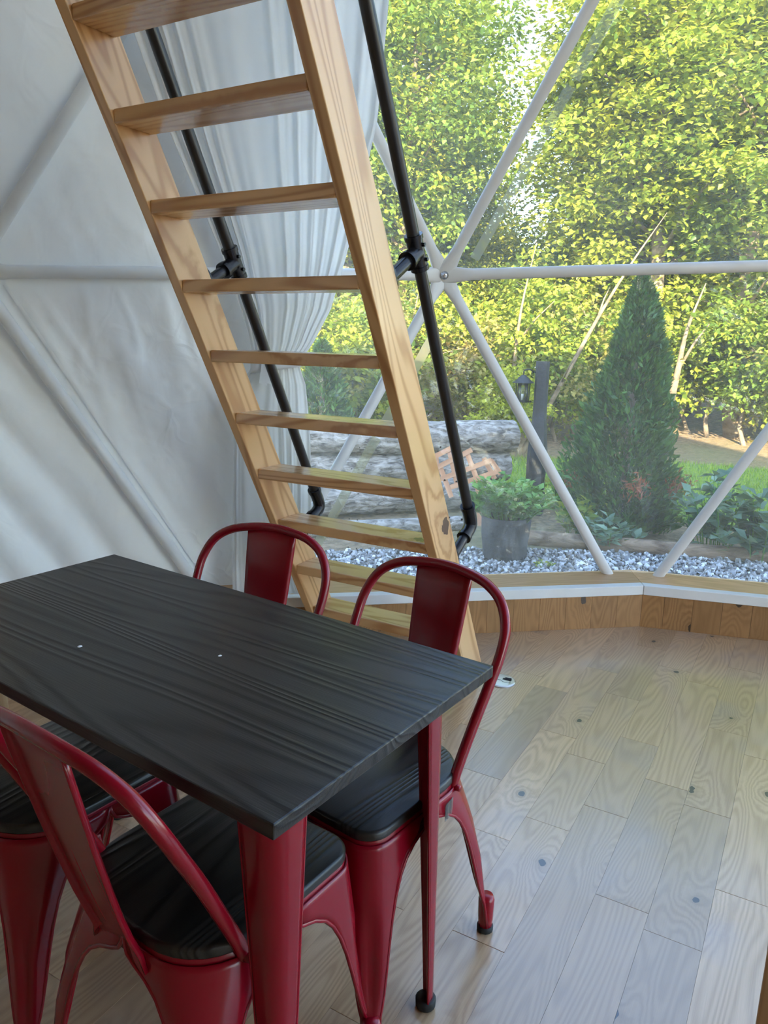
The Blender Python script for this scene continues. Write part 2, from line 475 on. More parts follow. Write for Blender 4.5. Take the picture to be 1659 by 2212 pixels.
class MB:
    """collects shapes into one mesh"""
    def __init__(self):
        self.v, self.f = [], []
    def add(self, vs, fs):
        o = len(self.v)
        self.v += [tuple(p) for p in vs]
        self.f += [tuple(i + o for i in f) for f in fs]
    def box(self, x0, x1, y0, y1, z0, z1, ch=0.0):
        vs = [(x, y, z) for z in (z0, z1) for y in (y0, y1) for x in (x0, x1)]
        self.add(vs, [(0, 2, 3, 1), (4, 5, 7, 6), (0, 1, 5, 4), (2, 6, 7, 3), (0, 4, 6, 2), (1, 3, 7, 5)])
    def tube(self, pts, rad, n=10, caps=True, up=None):
        pts = [Vector(p) for p in pts]
        rs = rad if isinstance(rad, (list, tuple)) else [rad] * len(pts)
        o = len(self.v)
        t0 = (pts[1] - pts[0]).normalized()
        ref = Vector((0, 0, 1)) if abs(t0.z) < 0.9 else Vector((1, 0, 0))
        a = t0.cross(ref).normalized()
        for i, p in enumerate(pts):
            t = (pts[min(i + 1, len(pts) - 1)] - pts[max(i - 1, 0)]).normalized()
            a = (a - t * a.dot(t)).normalized()
            b = t.cross(a)
            for k in range(n):
                q = 2 * PI * k / n
                self.v.append(tuple(p + (a * math.cos(q) + b * math.sin(q)) * rs[i]))
        for i in range(len(pts) - 1):
            for k in range(n):
                k2 = (k + 1) % n
                self.f.append((o + i * n + k, o + i * n + k2, o + (i + 1) * n + k2, o + (i + 1) * n + k))
        if caps:
            self.f.append(tuple(o + k for k in range(n))[::-1])
            self.f.append(tuple(o + (len(pts) - 1) * n + k for k in range(n)))
    def lathe(self, prof, n=24, centre=(0, 0, 0)):
        o = len(self.v)
        for r, z in prof:
            for k in range(n):
                q = 2 * PI * k / n
                self.v.append((centre[0] + r * math.cos(q), centre[1] + r * math.sin(q), centre[2] + z))
        for i in range(len(prof) - 1):
            for k in range(n):
                k2 = (k + 1) % n
                self.f.append((o + i * n + k, o + i * n + k2, o + (i + 1) * n + k2, o + (i + 1) * n + k))
        self.f.append(tuple(o + k for k in range(n))[::-1])
        self.f.append(tuple(o + (len(prof) - 1) * n + k for k in range(n)))
    def build(self, name, material, parent=None, smooth=False, loc=(0, 0, 0), rot=(0, 0, 0), bevel=0.0, solid=0.0, auto=None):
        me = mesh(name, self.v, self.f, material, smooth)
        fix_normals(me)
        o = obj(name, me, parent, loc, rot)
        if solid:
            s = o.modifiers.new('solid', 'SOLIDIFY')
            s.thickness = solid
            s.offset = 0
        if bevel:
            b = o.modifiers.new('bevel', 'BEVEL')
            b.width = bevel
            b.segments = 2
            b.limit_method = 'ANGLE'
        if auto:
            me.polygons.foreach_set('use_smooth', [True] * len(me.polygons))
            bm = bmesh.new(); bm.from_mesh(me)
            for e in bm.edges:
                if len(e.link_faces) == 2 and e.calc_face_angle(0) > auto:
                    e.smooth = False
            bm.to_mesh(me); bm.free()
        return o

def catmull(pts, k=6):
    pts = [Vector(p) for p in pts]
    P = [pts[0] * 2 - pts[1]] + pts + [pts[-1] * 2 - pts[-2]]
    out = []
    for i in range(1, len(P) - 2):
        for s in range(k):
            t = s / k
            a, b, c, d = P[i - 1], P[i], P[i + 1], P[i + 2]
            out.append(0.5 * ((2 * b) + (c - a) * t + (2 * a - 5 * b + 4 * c - d) * t * t + (3 * b - a - 3 * c + d) * t ** 3))
    out.append(pts[-1])
    return out

def copy_tree(o, parent=None):
    c = o.copy()
    COL.objects.link(c)
    c.parent = parent
    for ch in list(o.children):
        copy_tree(ch, c)
    return c

# ------------------------------------------------------------------ the geodesic dome
DC = np.array([1.394, -0.299])
DR, DYAW = 4.802, 1.289
def geodesic(n=3):
    V = [np.array([0, 0, 1.0])]
    z, r = 1 / 5 ** .5, 2 / 5 ** .5
    for i in range(5): V.append(np.array([r * math.cos(2 * PI * i / 5), r * math.sin(2 * PI * i / 5), z]))
    for i in range(5): V.append(np.array([r * math.cos(2 * PI * (i + .5) / 5), r * math.sin(2 * PI * (i + .5) / 5), -z]))
    V.append(np.array([0, 0, -1.0]))
    F = []
    for i in range(5):
        j = (i + 1) % 5
        F += [(0, 1 + i, 1 + j), (1 + i, 6 + i, 1 + j), (1 + j, 6 + i, 6 + j), (11, 6 + j, 6 + i)]
    key, P, T = {}, [], []
    def add(p):
        p = p / np.linalg.norm(p)
        k = tuple(np.round(p, 5) + 0.0)
        if k not in key:
            key[k] = len(P); P.append(p)
        return key[k]
    for a, b, c in F:
        g = {}
        for i in range(n + 1):
            for j in range(n + 1 - i):
                g[i, j] = add((V[a] * (n - i - j) + V[b] * i + V[c] * j) / n)
        for i in range(n):
            for j in range(n - i):
                T.append((g[i, j], g[i + 1, j], g[i, j + 1]))
                if i + j < n - 1: T.append((g[i + 1, j], g[i + 1, j + 1], g[i, j + 1]))
    return np.array(P), T
GP, GT = geodesic()
keep = GP[:, 2] > -0.2
zoff = -0.03 + 0.1769 * DR
ca, sa = math.cos(DYAW), math.sin(DYAW)
W = np.stack([DR * (GP[:, 0] * ca - GP[:, 1] * sa) + DC[0], DR * (GP[:, 0] * sa + GP[:, 1] * ca) + DC[1], DR * GP[:, 2] + zoff], 1)
W[16][2] -= 0.065
TRI = [t for t in GT if all(keep[i] for i in t)]
EDG = sorted({tuple(sorted((t[i], t[(i + 1) % 3]))) for t in TRI for i in range(3)})
CEN = Vector((DC[0], DC[1], zoff))
def P3(i): return Vector(W[i])
def az(p): return math.degrees(math.atan2(p[1] - DC[1], p[0] - DC[0]))
base_ids = sorted([i for i in range(len(W)) if keep[i] and GP[i, 2] < -0.1], key=lambda i: -az(W[i]))
iA, iB, iC, iD1, iD2, iE, iG = 16, 12, 11, 19, 14, 3, 6
AZ1 = az(W[iD1])

def bay(t):   # is this face in the clear bay? unseen reach widened to brighten the room
    c = W[list(t)].mean(0)
    d = (AZ1 - az(c)) % 360
    top = max(W[i][2] for i in t)
    return d < 146 and top < 4.7

# struts: round tube with flattened, bolted ends
frame = empty('dome_frame')
tag(frame, 'white tubular steel struts of the geodesic dome frame', 'dome frame', kind='structure')
def strut_mesh(L, r=0.0255):
    mb = MB()
    st = [(-L / 2 - 0.018, 1), (-L / 2 + 0.05, 1), (-L / 2 + 0.13, 0), (L / 2 - 0.13, 0), (L / 2 - 0.05, 1), (L / 2 + 0.018, 1)]
    n = 14
    for x, flat in st:
        for k in range(n):
            q = 2 * PI * k / n
            if flat:
                mb.v.append((x, 1.38 * r * math.cos(q), 0.005 * math.copysign(min(1, abs(math.sin(q)) * 2), math.sin(q))))
            else:
                mb.v.append((x, r * math.cos(q), r * math.sin(q)))
    for i in range(len(st) - 1):
        for k in range(n):
            k2 = (k + 1) % n
            mb.f.append((i * n + k, i * n + k2, (i + 1) * n + k2, (i + 1) * n + k))
    mb.f.append(tuple(range(n))[::-1]); mb.f.append(tuple((len(st) - 1) * n + k for k in range(n)))
    me = mesh('strut', mb.v, mb.f, 'strut_paint', True)
    fix_normals(me)
    bm = bmesh.new(); bm.from_mesh(me)
    for e in bm.edges:
        if e.calc_face_angle(0) > 0.9: e.smooth = False
    bm.to_mesh(me); bm.free()
    return me
smesh = {}
layer = {}
for a, b in EDG:
    p, q = P3(a), P3(b)
    L = (q - p).length
    k = round(L, 2)
    if k not in smesh: smesh[k] = strut_mesh(L)
    x = (q - p).normalized()
    mid = (p + q) / 2
    z = (CEN - mid)
    z = (z - x * z.dot(x)).normalized()
    y = z.cross(x)
    o = bpy.data.objects.new('strut', smesh[k])
    off = 0.004 * ((a * 7 + b * 3) % 5 - 2)
    mt = Matrix((x, y, z)).transposed().to_4x4()
    mt.translation = mid + z * off
    o.matrix_world = mt
    link(o, frame)
bolt = MB()
bolt.lathe([(0.019, 0.012), (0.019, 0.016), (0.011, 0.017), (0.011, 0.028), (0.007, 0.029)], 12)
bme = fix_normals(mesh('hub_bolt', bolt.v, bolt.f, 'steel', True))
for i in range(len(W)):
    if keep[i] and GP[i, 2] > -0.1:
        z = (CEN - P3(i)).normalized()
        o = bpy.data.objects.new('hub_bolt', bme)
        mt = z.to_track_quat('Z', 'Y').to_matrix().to_4x4()
        mt.translation = P3(i)
        o.matrix_world = mt
        link(o, frame)

# cover: canvas panels and the clear bay
def cover_panel(tri, n, disp, off=0.034):
    a, b, c = [Vector(p) for p in tri]
    vs, idx, fs = [], {}, []
    for i in range(n + 1):
        for j in range(n + 1 - i):
            u, v = i / n, j / n
            p = a * (1 - u - v) + b * u + c * v
            o = (p - CEN).normalized()
            edge = min(u, v, 1 - u - v)
            p = p + o * (off + disp(p, edge))
            idx[i, j] = len(vs); vs.append(p)
    for i in range(n):
        for j in range(n - i):
            fs.append((idx[i, j], idx[i + 1, j], idx[i, j + 1]))
            if i + j < n - 1: fs.append((idx[i + 1, j], idx[i + 1, j + 1], idx[i, j + 1]))
    return vs, fs

fold_dir = (P3(iD1) - P3(iA)).normalized()
def aniso(p, d, fa, fc, seed):
    """noise stretched along direction d"""
    a = p.dot(d)
    q = p - d * a
    return noise.noise(d * (a * fa) + q * fc + Vector((seed, seed * 1.7, 3.1)))
wr_dir = (fold_dir + Vector((0, 0, -0.55))).normalized()
def wrinkle(p, edge):
    e = min(1.0, edge * 9)
    m_ = max(0.0, 0.35 + noise.noise(p * 1.1 + Vector((9, 2, 4))))
    k = noise.noise(p * 1.2) * 0.018 + aniso(p, wr_dir, 1.6, 7.5, 2.0) * 0.018 * m_
    r1 = 1 - abs(aniso(p, wr_dir, 2.2, 10.0, 7.0)) * 5
    r2 = 1 - abs(aniso(p, fold_dir.cross(Vector((0.5, 0.6, 0.2))).normalized(), 2.4, 8.0, 15.0)) * 6
    k -= 0.008 * m_ * (max(0.0, r1) + 0.7 * max(0.0, r2))
    return e * (0.016 + k)
def folds(p, edge):
    e = min(1.0, edge * 7)
    perp = (p - P3(iD1)).cross(fold_dir).length
    w = 0.5 + 0.5 * math.sin(perp * 33 + 3.5 * noise.noise(p * 1.0) + 0.6)
    return e * (0.058 * w ** 1.6 * max(0.15, 0.55 + 0.9 * noise.noise(p * 0.8 + Vector((5, 5, 5)))) + 0.014 + aniso(p, fold_dir, 1.5, 6.0, 4.0) * 0.016)
def still(p, edge):
    return 0.0
walls = {}
for nm, lb in (('wall_left', 'white wrinkled vinyl canvas wall of the dome beside the curtain'), ('wall_back', 'white canvas wall round the unseen side of the dome'),
               ('ceiling', 'white canvas roof of the dome')):
    walls[nm] = tag(empty(nm), lb, 'canvas', kind='structure')
win = tag(empty('window_1'), 'clear vinyl bay window of the dome facing the woods', 'window', kind='structure')
Mab = None
# point on AB straight above the base hub, where canvas gives way to clear vinyl
nrm = (P3(iD1) - CEN).cross(Vector((0, 0, 1)))
tA, tB = (P3(iA) - CEN).dot(nrm), (P3(iB) - CEN).dot(nrm)
Mab = P3(iA).lerp(P3(iB), tA / (tA - tB) + 0.07)
special = {tuple(sorted((iA, iB, iD1))): iD1, tuple(sorted((iA, iB, iE))): iE}
def put_panel(tri, clear, left):
    if clear:
        vs_, fs_ = cover_panel(tri, 6, still)
        me = mesh('pane', vs_, fs_, 'vinyl', True)
        return obj('pane', me, win)
    c = sum((Vector(p) for p in tri), Vector()) / 3
    fn = wrinkle
    if left == 'fold': fn = folds
    n = 72 if left and c.z < 3.4 else 8
    vs_, fs_ = cover_panel(tri, n, fn)
    me = mesh('canvas_panel', vs_, fs_, 'canvas', True)
    par = walls['wall_left'] if left else (walls['ceiling'] if c.z > 2.6 else walls['wall_back'])
    return obj('canvas_panel', me, par)
for t in TRI:
    k = tuple(sorted(t))
    pts = [P3(i) for i in t]
    if k in special:
        apex = P3(special[k])
        put_panel((P3(iA), Mab, apex), False, 'plain')
        put_panel((Mab, P3(iB), apex), True, None)
        continue
    c = W[list(t)].mean(0)
    d = (az(c) - AZ1) % 360
    left = None
    if d < 60 and c[2] < 3.8:
        left = 'plain'
        if c[2] < 1.1: left = 'fold'
    put_panel(pts, bay(t), left)

def strip(name, p, q, width, material, parent, lift=0.03, n=14):
    p, q = Vector(p), Vector(q)
    vs_, fs_ = [], []
    for i in range(n + 1):
        c = p.lerp(q, i / n)
        o = (c - CEN).normalized()
        s = (q - p).normalized().cross(o).normalized() * width / 2
        for l in (0.0, 0.0018):
            for sg in (-1, 1):
                vs_.append(c + o * (lift - l) + s * sg)
    for i in range(n):
        b = i * 4
        for f in ((0, 1, 5, 4), (2, 6, 7, 3), (0, 4, 6, 2), (1, 3, 7, 5)):
            fs_.append(tuple(b + x for x in f))
    fs_ += [(0, 2, 3, 1), (n * 4, n * 4 + 1, n * 4 + 3, n * 4 + 2)]
    return obj(name, mesh(name, vs_, fs_, material), parent)
def off_line(a, b, apex, frac):
    return P3(a).lerp(P3(apex), frac), P3(b).lerp(P3(apex), frac)
p, q = off_line(iB, iG, iC, 0.055)
for s0, s1 in ((0.04, 0.46), (0.475, 0.72), (0.735, 0.98)):
    strip('weld_seam', p.lerp(q, s0), p.lerp(q, s1), 0.045, 'vinyl_seam', win)
p, q = off_line(iD1, iB, iD2, 0.06)
for s0, s1 in ((0.1, 0.33), (0.345, 0.6), (0.615, 0.9)):
    strip('weld_seam', p.lerp(q, s0), p.lerp(q, s1), 0.045, 'vinyl_seam', win)
# weld line of the canvas beside the lower left strut
p = P3(iA).lerp(Mab, 0.075); q = P3(iD1).lerp(Mab, 0.045)
strip('weld_seam', p.lerp(q, 0.03), p.lerp(q, 0.97), 0.012, 'canvas', walls['wall_left'], lift=0.030)

# ------------------------------------------------------------------ knee wall under the frame
WALL_IN, CAP_IN, WALL_H, CAP_H = 0.19, 0.145, 0.165, 0.047
nb = len(base_ids)
ring2 = [Vector((W[i][0], W[i][1], 0)) for i in base_ids]
def inset_poly(d):
    out = []
    for k in range(nb):
        a, b, c = ring2[k - 1], ring2[k], ring2[(k + 1) % nb]
        e1, e2 = (b - a).normalized(), (c - b).normalized()
        n1 = Vector((e1.y, -e1.x, 0)); n2 = Vector((e2.y, -e2.x, 0))
        if n1.dot(Vector((DC[0], DC[1], 0)) - b) < 0: n1, n2 = -n1, -n2
        h = (n1 + n2).normalized()
        out.append(b + h * d / h.dot(n1))
    return out
pin, pcap, pout, pback = inset_poly(WALL_IN), inset_poly(CAP_IN), inset_poly(0.0), inset_poly(-0.06)
prec = inset_poly(WALL_IN - 0.012)
kD1, kD2 = base_ids.index(iD1), base_ids.index(iD2)
vis = {kD1 - 1: 'left', kD1: 'window', (kD1 + 1) % nb: 'right'}
for k in range(nb):
    k2 = (k + 1) % nb
    nm = {'left': 'wall_knee_left', 'window': 'wall_knee_window', 'right': 'wall_knee_right'}.get(vis.get(k), 'wall_knee_back')
    body = MB()
    a, b, c, d = prec[k], prec[k2], pback[k2], pback[k]
    vs_ = [Vector((p.x, p.y, z)) for z in (-0.3, WALL_H + 0.03) for p in (a, b, c, d)]
    body.add(vs_, [(0, 1, 2, 3), (4, 7, 6, 5), (0, 4, 5, 1), (1, 5, 6, 2), (2, 6, 7, 3), (3, 7, 4, 0)])
    root = body.build(nm, 'dark_gap')
    tag(root, 'low wooden knee wall under the dome frame', 'knee wall', kind='structure')
    # board cladding
    a, b = pin[k], pin[k2]
    L = (b - a).length
    e = (b - a).normalized()
    nrm2 = (prec[k] - a); nrm2 = nrm2 - e * nrm2.dot(e); nrm2.normalize()
    vis_k = k in vis
    pos = 0.0
    j = 0
    rr = random.Random(40 + k)
    while pos < L - 1e-4:
        wd = 0.13 if vis_k else L
        if j == 0 and vis_k: wd = 0.13 * rr.uniform(0.4, 1)
        end = min(L, pos + wd)
        if L - end < 0.02: end = L
        p0, p1 = a + e * (pos + 0.0006), a + e * (end - 0.0006)
        cen = (p0 + p1) / 2
        hl = (p1 - p0).length / 2
        jit = rr.uniform(0, 0.0012)
        mb = MB()
        # local x = up (grain), local y = along the wall, local z = out of wall
        mb.box(-WALL_H / 2, WALL_H / 2, -hl, hl, -0.012, -jit)
        me = fix_normals(mesh('board', mb.v, mb.f, 'oak_wall'))
        o = bpy.data.objects.new('board', me)
        zz = -nrm2
        xx = Vector((0, 0, 1))
        yy = zz.cross(xx)
        mt = Matrix((xx, yy, zz)).transposed().to_4x4()
        mt.translation = Vector((cen.x, cen.y, WALL_H / 2))
        o.matrix_world = mt
        link(o, root)
        pos = end; j += 1
    # white cap and wooden ledge
    def ring_piece(name, inner, outer, z0, z1, material, bev=0.0):
        A, B, C_, D_ = inner[k], inner[k2], outer[k2], outer[k]
        g = (B - A).normalized() * 0.0008
        mb = MB()
        mb.add([Vector((p.x, p.y, z)) for z in (z0, z1) for p in (A + g, B - g, C_ - g, D_ + g)], [(0, 1, 2, 3), (4, 7, 6, 5), (0, 4, 5, 1), (1, 5, 6, 2), (2, 6, 7, 3), (3, 7, 4, 0)])
        ang = math.atan2(e.y, e.x)
        cc = (A + B) / 2
        inv = Matrix.Translation(cc) @ Matrix.Rotation(ang, 4, 'Z')
        mb.v = [tuple(inv.inverted() @ Vector(v)) for v in mb.v]
        return mb.build(name, material, root, loc=cc, rot=(0, 0, ang), bevel=bev)
    ring_piece('cap_trim', inset_poly(WALL_IN + 0.006), pcap, WALL_H, WALL_H + CAP_H, 'white_paint', 0.003)
    ring_piece('ledge', pcap, pback, WALL_H + 0.03, WALL_H + CAP_H - 0.002, 'oak_ledge')

# ------------------------------------------------------------------ plank floor
PTH = math.radians(5.5267)
floor = MB()
floor.add([Vector((p.x, p.y, z)) for z in (-0.14, -0.012) for p in inset_poly(0.1)], [tuple(range(nb)), tuple(range(nb, 2 * nb))] + [(k, (k + 1) % nb, nb + (k + 1) % nb, nb + k) for k in range(nb)])
floor_o = floor.build('floor', 'dark_gap')
tag(floor_o, 'knotty pale oak plank floor of the dome', 'floor', kind='structure')
PW, U0 = 0.1305, -0.2095
known = {0: [2.222, 1.645, 3.20], -1: [2.3025, 1.703, 3.129], -2: [2.060, 2.526], -3: [1.912, 2.84, 2.318, 3.40, 1.405], -4: [1.783, 3.042, 2.427],
         1: [1.882, 2.63], -5: [1.40, 2.05]}
known[0] = [2.222, 1.645, 2.763, 3.366]
uV, vV = Vector((math.cos(PTH), math.sin(PTH), 0)), Vector((-math.sin(PTH), math.cos(PTH), 0))
inner = inset_poly(WALL_IN - 0.002)
def clip_poly(poly, u0, u1, v0, v1):
    """clip the room polygon (in u,v) to a plank rectangle; returns corner list"""
    P = poly
    for ax, lim, sg in ((0, u0, 1), (0, u1, -1), (1, v0, 1), (1, v1, -1)):
        out = []
        for i in range(len(P)):
            p, q = P[i - 1], P[i]
            ip, iq = (p[ax] - lim) * sg >= 0, (q[ax] - lim) * sg >= 0
            if ip != iq:
                t = (lim - p[ax]) / (q[ax] - p[ax])
                out.append((p[0] + t * (q[0] - p[0]), p[1] + t * (q[1] - p[1])))
            if iq: out.append(q)
        P = out
        if len(P) < 3: return None
    return P
room_uv = [(p.dot(uV), p.dot(vV)) for p in inner]
rp = random.Random(5)
rest_v, rest_f = [], []
plank_list = []
for row in range(-34, 48):
    u0 = U0 + row * PW
    js = sorted(known.get(row, []))
    v_lo, v_hi = -5.0, 6.0
    if js:
        while js[-1] < v_hi: js.append(js[-1] + rp.uniform(0.45, 1.15))
        while js[0] > v_lo: js.insert(0, js[0] - rp.uniform(0.45, 1.15))
    else:
        x = v_lo - rp.uniform(0, 1.0)
        while x < v_hi:
            js.append(x); x += rp.uniform(0.4, 1.2)
        js.append(x)
    for a, b in zip(js[:-1], js[1:]):
        pl = clip_poly(room_uv, u0 + 0.00015, u0 + PW - 0.00015, a + 0.0003, b - 0.0003)
        if pl is None: continue
        cx, cy = sum(p[0] for p in pl) / len(pl), sum(p[1] for p in pl) / len(pl)
        c = uV * cx + vV * cy
        # how large it shows: in front of the photographed corner of the room
        toward = c.x * -0.56 + c.y * 0.79
        side = abs(c.x * 0.79 + c.y * 0.56 + 0.05)
        score = toward > 0.5 and side < 0.95 * toward + 0.35
        plank_list.append((score, c, pl, cx, cy))
def plank_mesh(pl, cx, cy, drop, name='plank'):
    n = len(pl)
    mb = MB()
    ins = []
    for x, y in pl:
        dx, dy = x - cx, y - cy
        l = math.hypot(dx, dy)
        ins.append((dx * (1 - 0.0006 / l), dy * (1 - 0.0006 / l)))
    vs_ = [(y, -(x), -0.012) for x, y in [(a - cx, b - cy) for a, b in pl]] + [(y, -x, -0.0006 - drop) for x, y in [(a - cx, b - cy) for a, b in pl]] + [(y, -x, -drop) for x, y in ins]
    fs_ = [tuple(range(2 * n, 3 * n))]
    for i in range(n):
        j = (i + 1) % n
        fs_ += [(i, j, n + j, n + i), (n + i, n + j, 2 * n + j, 2 * n + i)]
    return vs_, fs_
for score, c, pl, cx, cy in plank_list:
    drop = rp.uniform(0, 0.0006)
    vs_, fs_ = plank_mesh(pl, cx, cy, drop)
    if score:
        me = fix_normals(mesh('plank', vs_, fs_, 'oak_floor'))
        o = obj('plank', me, floor_o, loc=c, rot=(0, 0, PTH + PI / 2))
    else:
        mt = Matrix.Translation(c) @ Matrix.Rotation(PTH + PI / 2, 4, 'Z')
        off = len(rest_v)
        rest_v += [tuple(mt @ Vector(v)) for v in vs_]
        rest_f += [tuple(i + off for i in f) for f in fs_]
mt = Matrix.Rotation(PTH + PI / 2, 4, 'Z')
rest_v = [tuple(mt.inverted() @ Vector(v)) for v in rest_v]
o = obj('plank_field', fix_normals(mesh('plank_field', rest_v, rest_f, 'oak_floor')), floor_o, rot=(0, 0, PTH + PI / 2))
o['kind'] = 'stuff'

# ------------------------------------------------------------------ loft over the table side, with its posts
LOFT_Y, LOFT_Z = 1.02, 2.60
loft = empty('ceiling_loft', (0, 0, LOFT_Z))
tag(loft, 'wooden sleeping loft platform reached by the ladder', 'loft', kind='structure')
pts = []
R2 = 4.05
ang0 = math.asin((LOFT_Y - DC[1]) / R2)
for i in range(25):
    a_ = ang0 - (PI + 2 * ang0) * i / 24
    pts.append((DC[0] + R2 * math.cos(a_), DC[1] + R2 * math.sin(a_)))
mb = MB()
n = len(pts)
mb.add([(x, y, z) for z in (0.14, 0.17) for x, y in pts], [tuple(range(n)), tuple(range(n, 2 * n))] + [(i, (i + 1) % n, n + (i + 1) % n, n + i) for i in range(n)])
mb.build('deck', 'pine_post', loft)
mb = MB(); mb.box(DC[0] - R2 * math.cos(ang0) + 0.06, DC[0] + R2 * math.cos(ang0) - 0.06, -0.019, 0.019, 0, 0.139)
mb.build('rim_joist', 'pine_post', loft, loc=(0, LOFT_Y - 0.02, 0))
for k in range(9):
    mb = MB(); x = DC[0] - 3.2 + k * 0.8
    yb = -math.sqrt(max(0.1, 3.9 ** 2 - (x - DC[0]) ** 2)) + DC[1]
    mb.box(0, LOFT_Y - 0.045 - yb, -0.019, 0.019, 0, 0.139)
    mb.build('joist', 'pine_post', loft, loc=(x, yb, 0), rot=(0, 0, PI / 2))
def post(x, y, label, w=0.09):
    mb = MB(); mb.box(0, LOFT_Z - 0.002, -w / 2, w / 2, -w / 2, w / 2)
    o = mb.build('loft_post', 'pine_post', None, loc=(x, y, 0.001), rot=(0, -PI / 2, 0), bevel=0.004)
    return tag(o, label, 'post', 'wooden posts under the loft')
post(-0.018, 1.045 - 0.06, 'wooden post at the lower right corner of the picture, standing on the planks')
post(-2.215, 1.02, 'pale wooden post behind the left end of the table, seen below the tabletop')

# added partition under the loft, unseen behind the camera, to dim bounced light
part = empty('wall_light_baffle', (DC[0], -1.7, 0))
tag(part, 'added unseen brown panelled partition wall under the loft', 'baffle', kind='structure')
for k in range(24):
    mb = MB(); mb.box(0.002, 2.595, -0.1495, 0.1495, -0.012, 0.012)
    mb.build('baffle_board', 'baffle', part, loc=(-3.6 + 0.3 * (k + 0.5), 0, 0), rot=(PI / 2, -PI / 2, 0))

# ------------------------------------------------------------------ ladder
LTH, LA, LW, LD = 0.0965, 1.0812, 0.735, 0.1397
LT = 0.038
ct = 1 / math.tan(LA)
LDh = LD / math.sin(LA)
lad = empty('loft_ladder', (-1.3538, 2.5084, 0.0), LTH)
tag(lad, 'steep varnished pine loft ladder with open treads and black pipe handrails', 'ladder')
ZT = 2.72
sdir = Vector((0, -math.cos(LA), math.sin(LA)))      # up along the stringer
nrm3 = Vector((0, math.sin(LA), math.cos(LA)))       # away from the room, off the climber's face
Mst = Matrix((sdir, Vector((1, 0, 0)), sdir.cross(Vector((1, 0, 0))))).transposed()
def oriented(name, verts, faces, material, parent, origin, rot3, **kw):
    mt = rot3.to_4x4(); mt.translation = origin
    inv = mt.inverted()
    mb = MB(); mb.add([inv @ Vector(v) for v in verts], faces)
    o = mb.build(name, material, parent, **kw)
    o.matrix_local = mt
    return o
for U in (-LW, -LT):
    vs_ = []
    for x in (U, U + LT):
        vs_ += [(x, 0, 0), (x, LDh, 0), (x, LDh - (ZT) * ct, ZT), (x, -ZT * ct, ZT)]
    fs_ = [(0, 1, 2, 3), (4, 7, 6, 5), (0, 4, 5, 1), (1, 5, 6, 2), (2, 6, 7, 3), (3, 7, 4, 0)]
    st = oriented('stringer', vs_, fs_, 'pine', lad, Vector((U + LT / 2, LDh / 2 - 0.6 * ct, 0.6)), Mst, bevel=0.003)
    side = 1 if U == -LT else 0
    sc = MB()
    for k in range(1, 13):
        z = 0.2209 + (k - 1) * 0.2187 - 0.02
        for dy in (0.045, 0.098):
            x = U + LT if side else U
            y0 = dy - z * ct
            s = 1 if side else -1
            sc.add([Vector((x + s * 0.0008, y0 + 0.0042 * math.cos(q * PI / 4), z + 0.0042 * math.sin(q * PI / 4))) for q in range(8)] +
                   [Vector((x - s * 0.002, y0 + 0.0042 * math.cos(q * PI / 4), z + 0.0042 * math.sin(q * PI / 4))) for q in range(8)],
                   [tuple(range(8))] + [(q, (q + 1) % 8, 8 + (q + 1) % 8, 8 + q) for q in range(8)])
    inv = st.matrix_local.inverted()
    sc.v = [tuple(inv @ Vector(v)) for v in sc.v]
    o = sc.build('screw_heads', 'screw', st)
    o['kind'] = 'stuff'
tmesh = []
for k in range(1, 13):
    zt = 0.2209 + (k - 1) * 0.2187
    zb = zt - 0.0384
    y0 = -0.004 - zb * ct
    mb = MB()
    hl = (LW - 2 * LT) / 2 - 0.0006
    mb.box(-hl, hl, 0, 0.1385, -0.0384, 0)
    mb.build('tread', 'pine_tread', lad, loc=(-LW / 2, y0, zt), bevel=0.004)
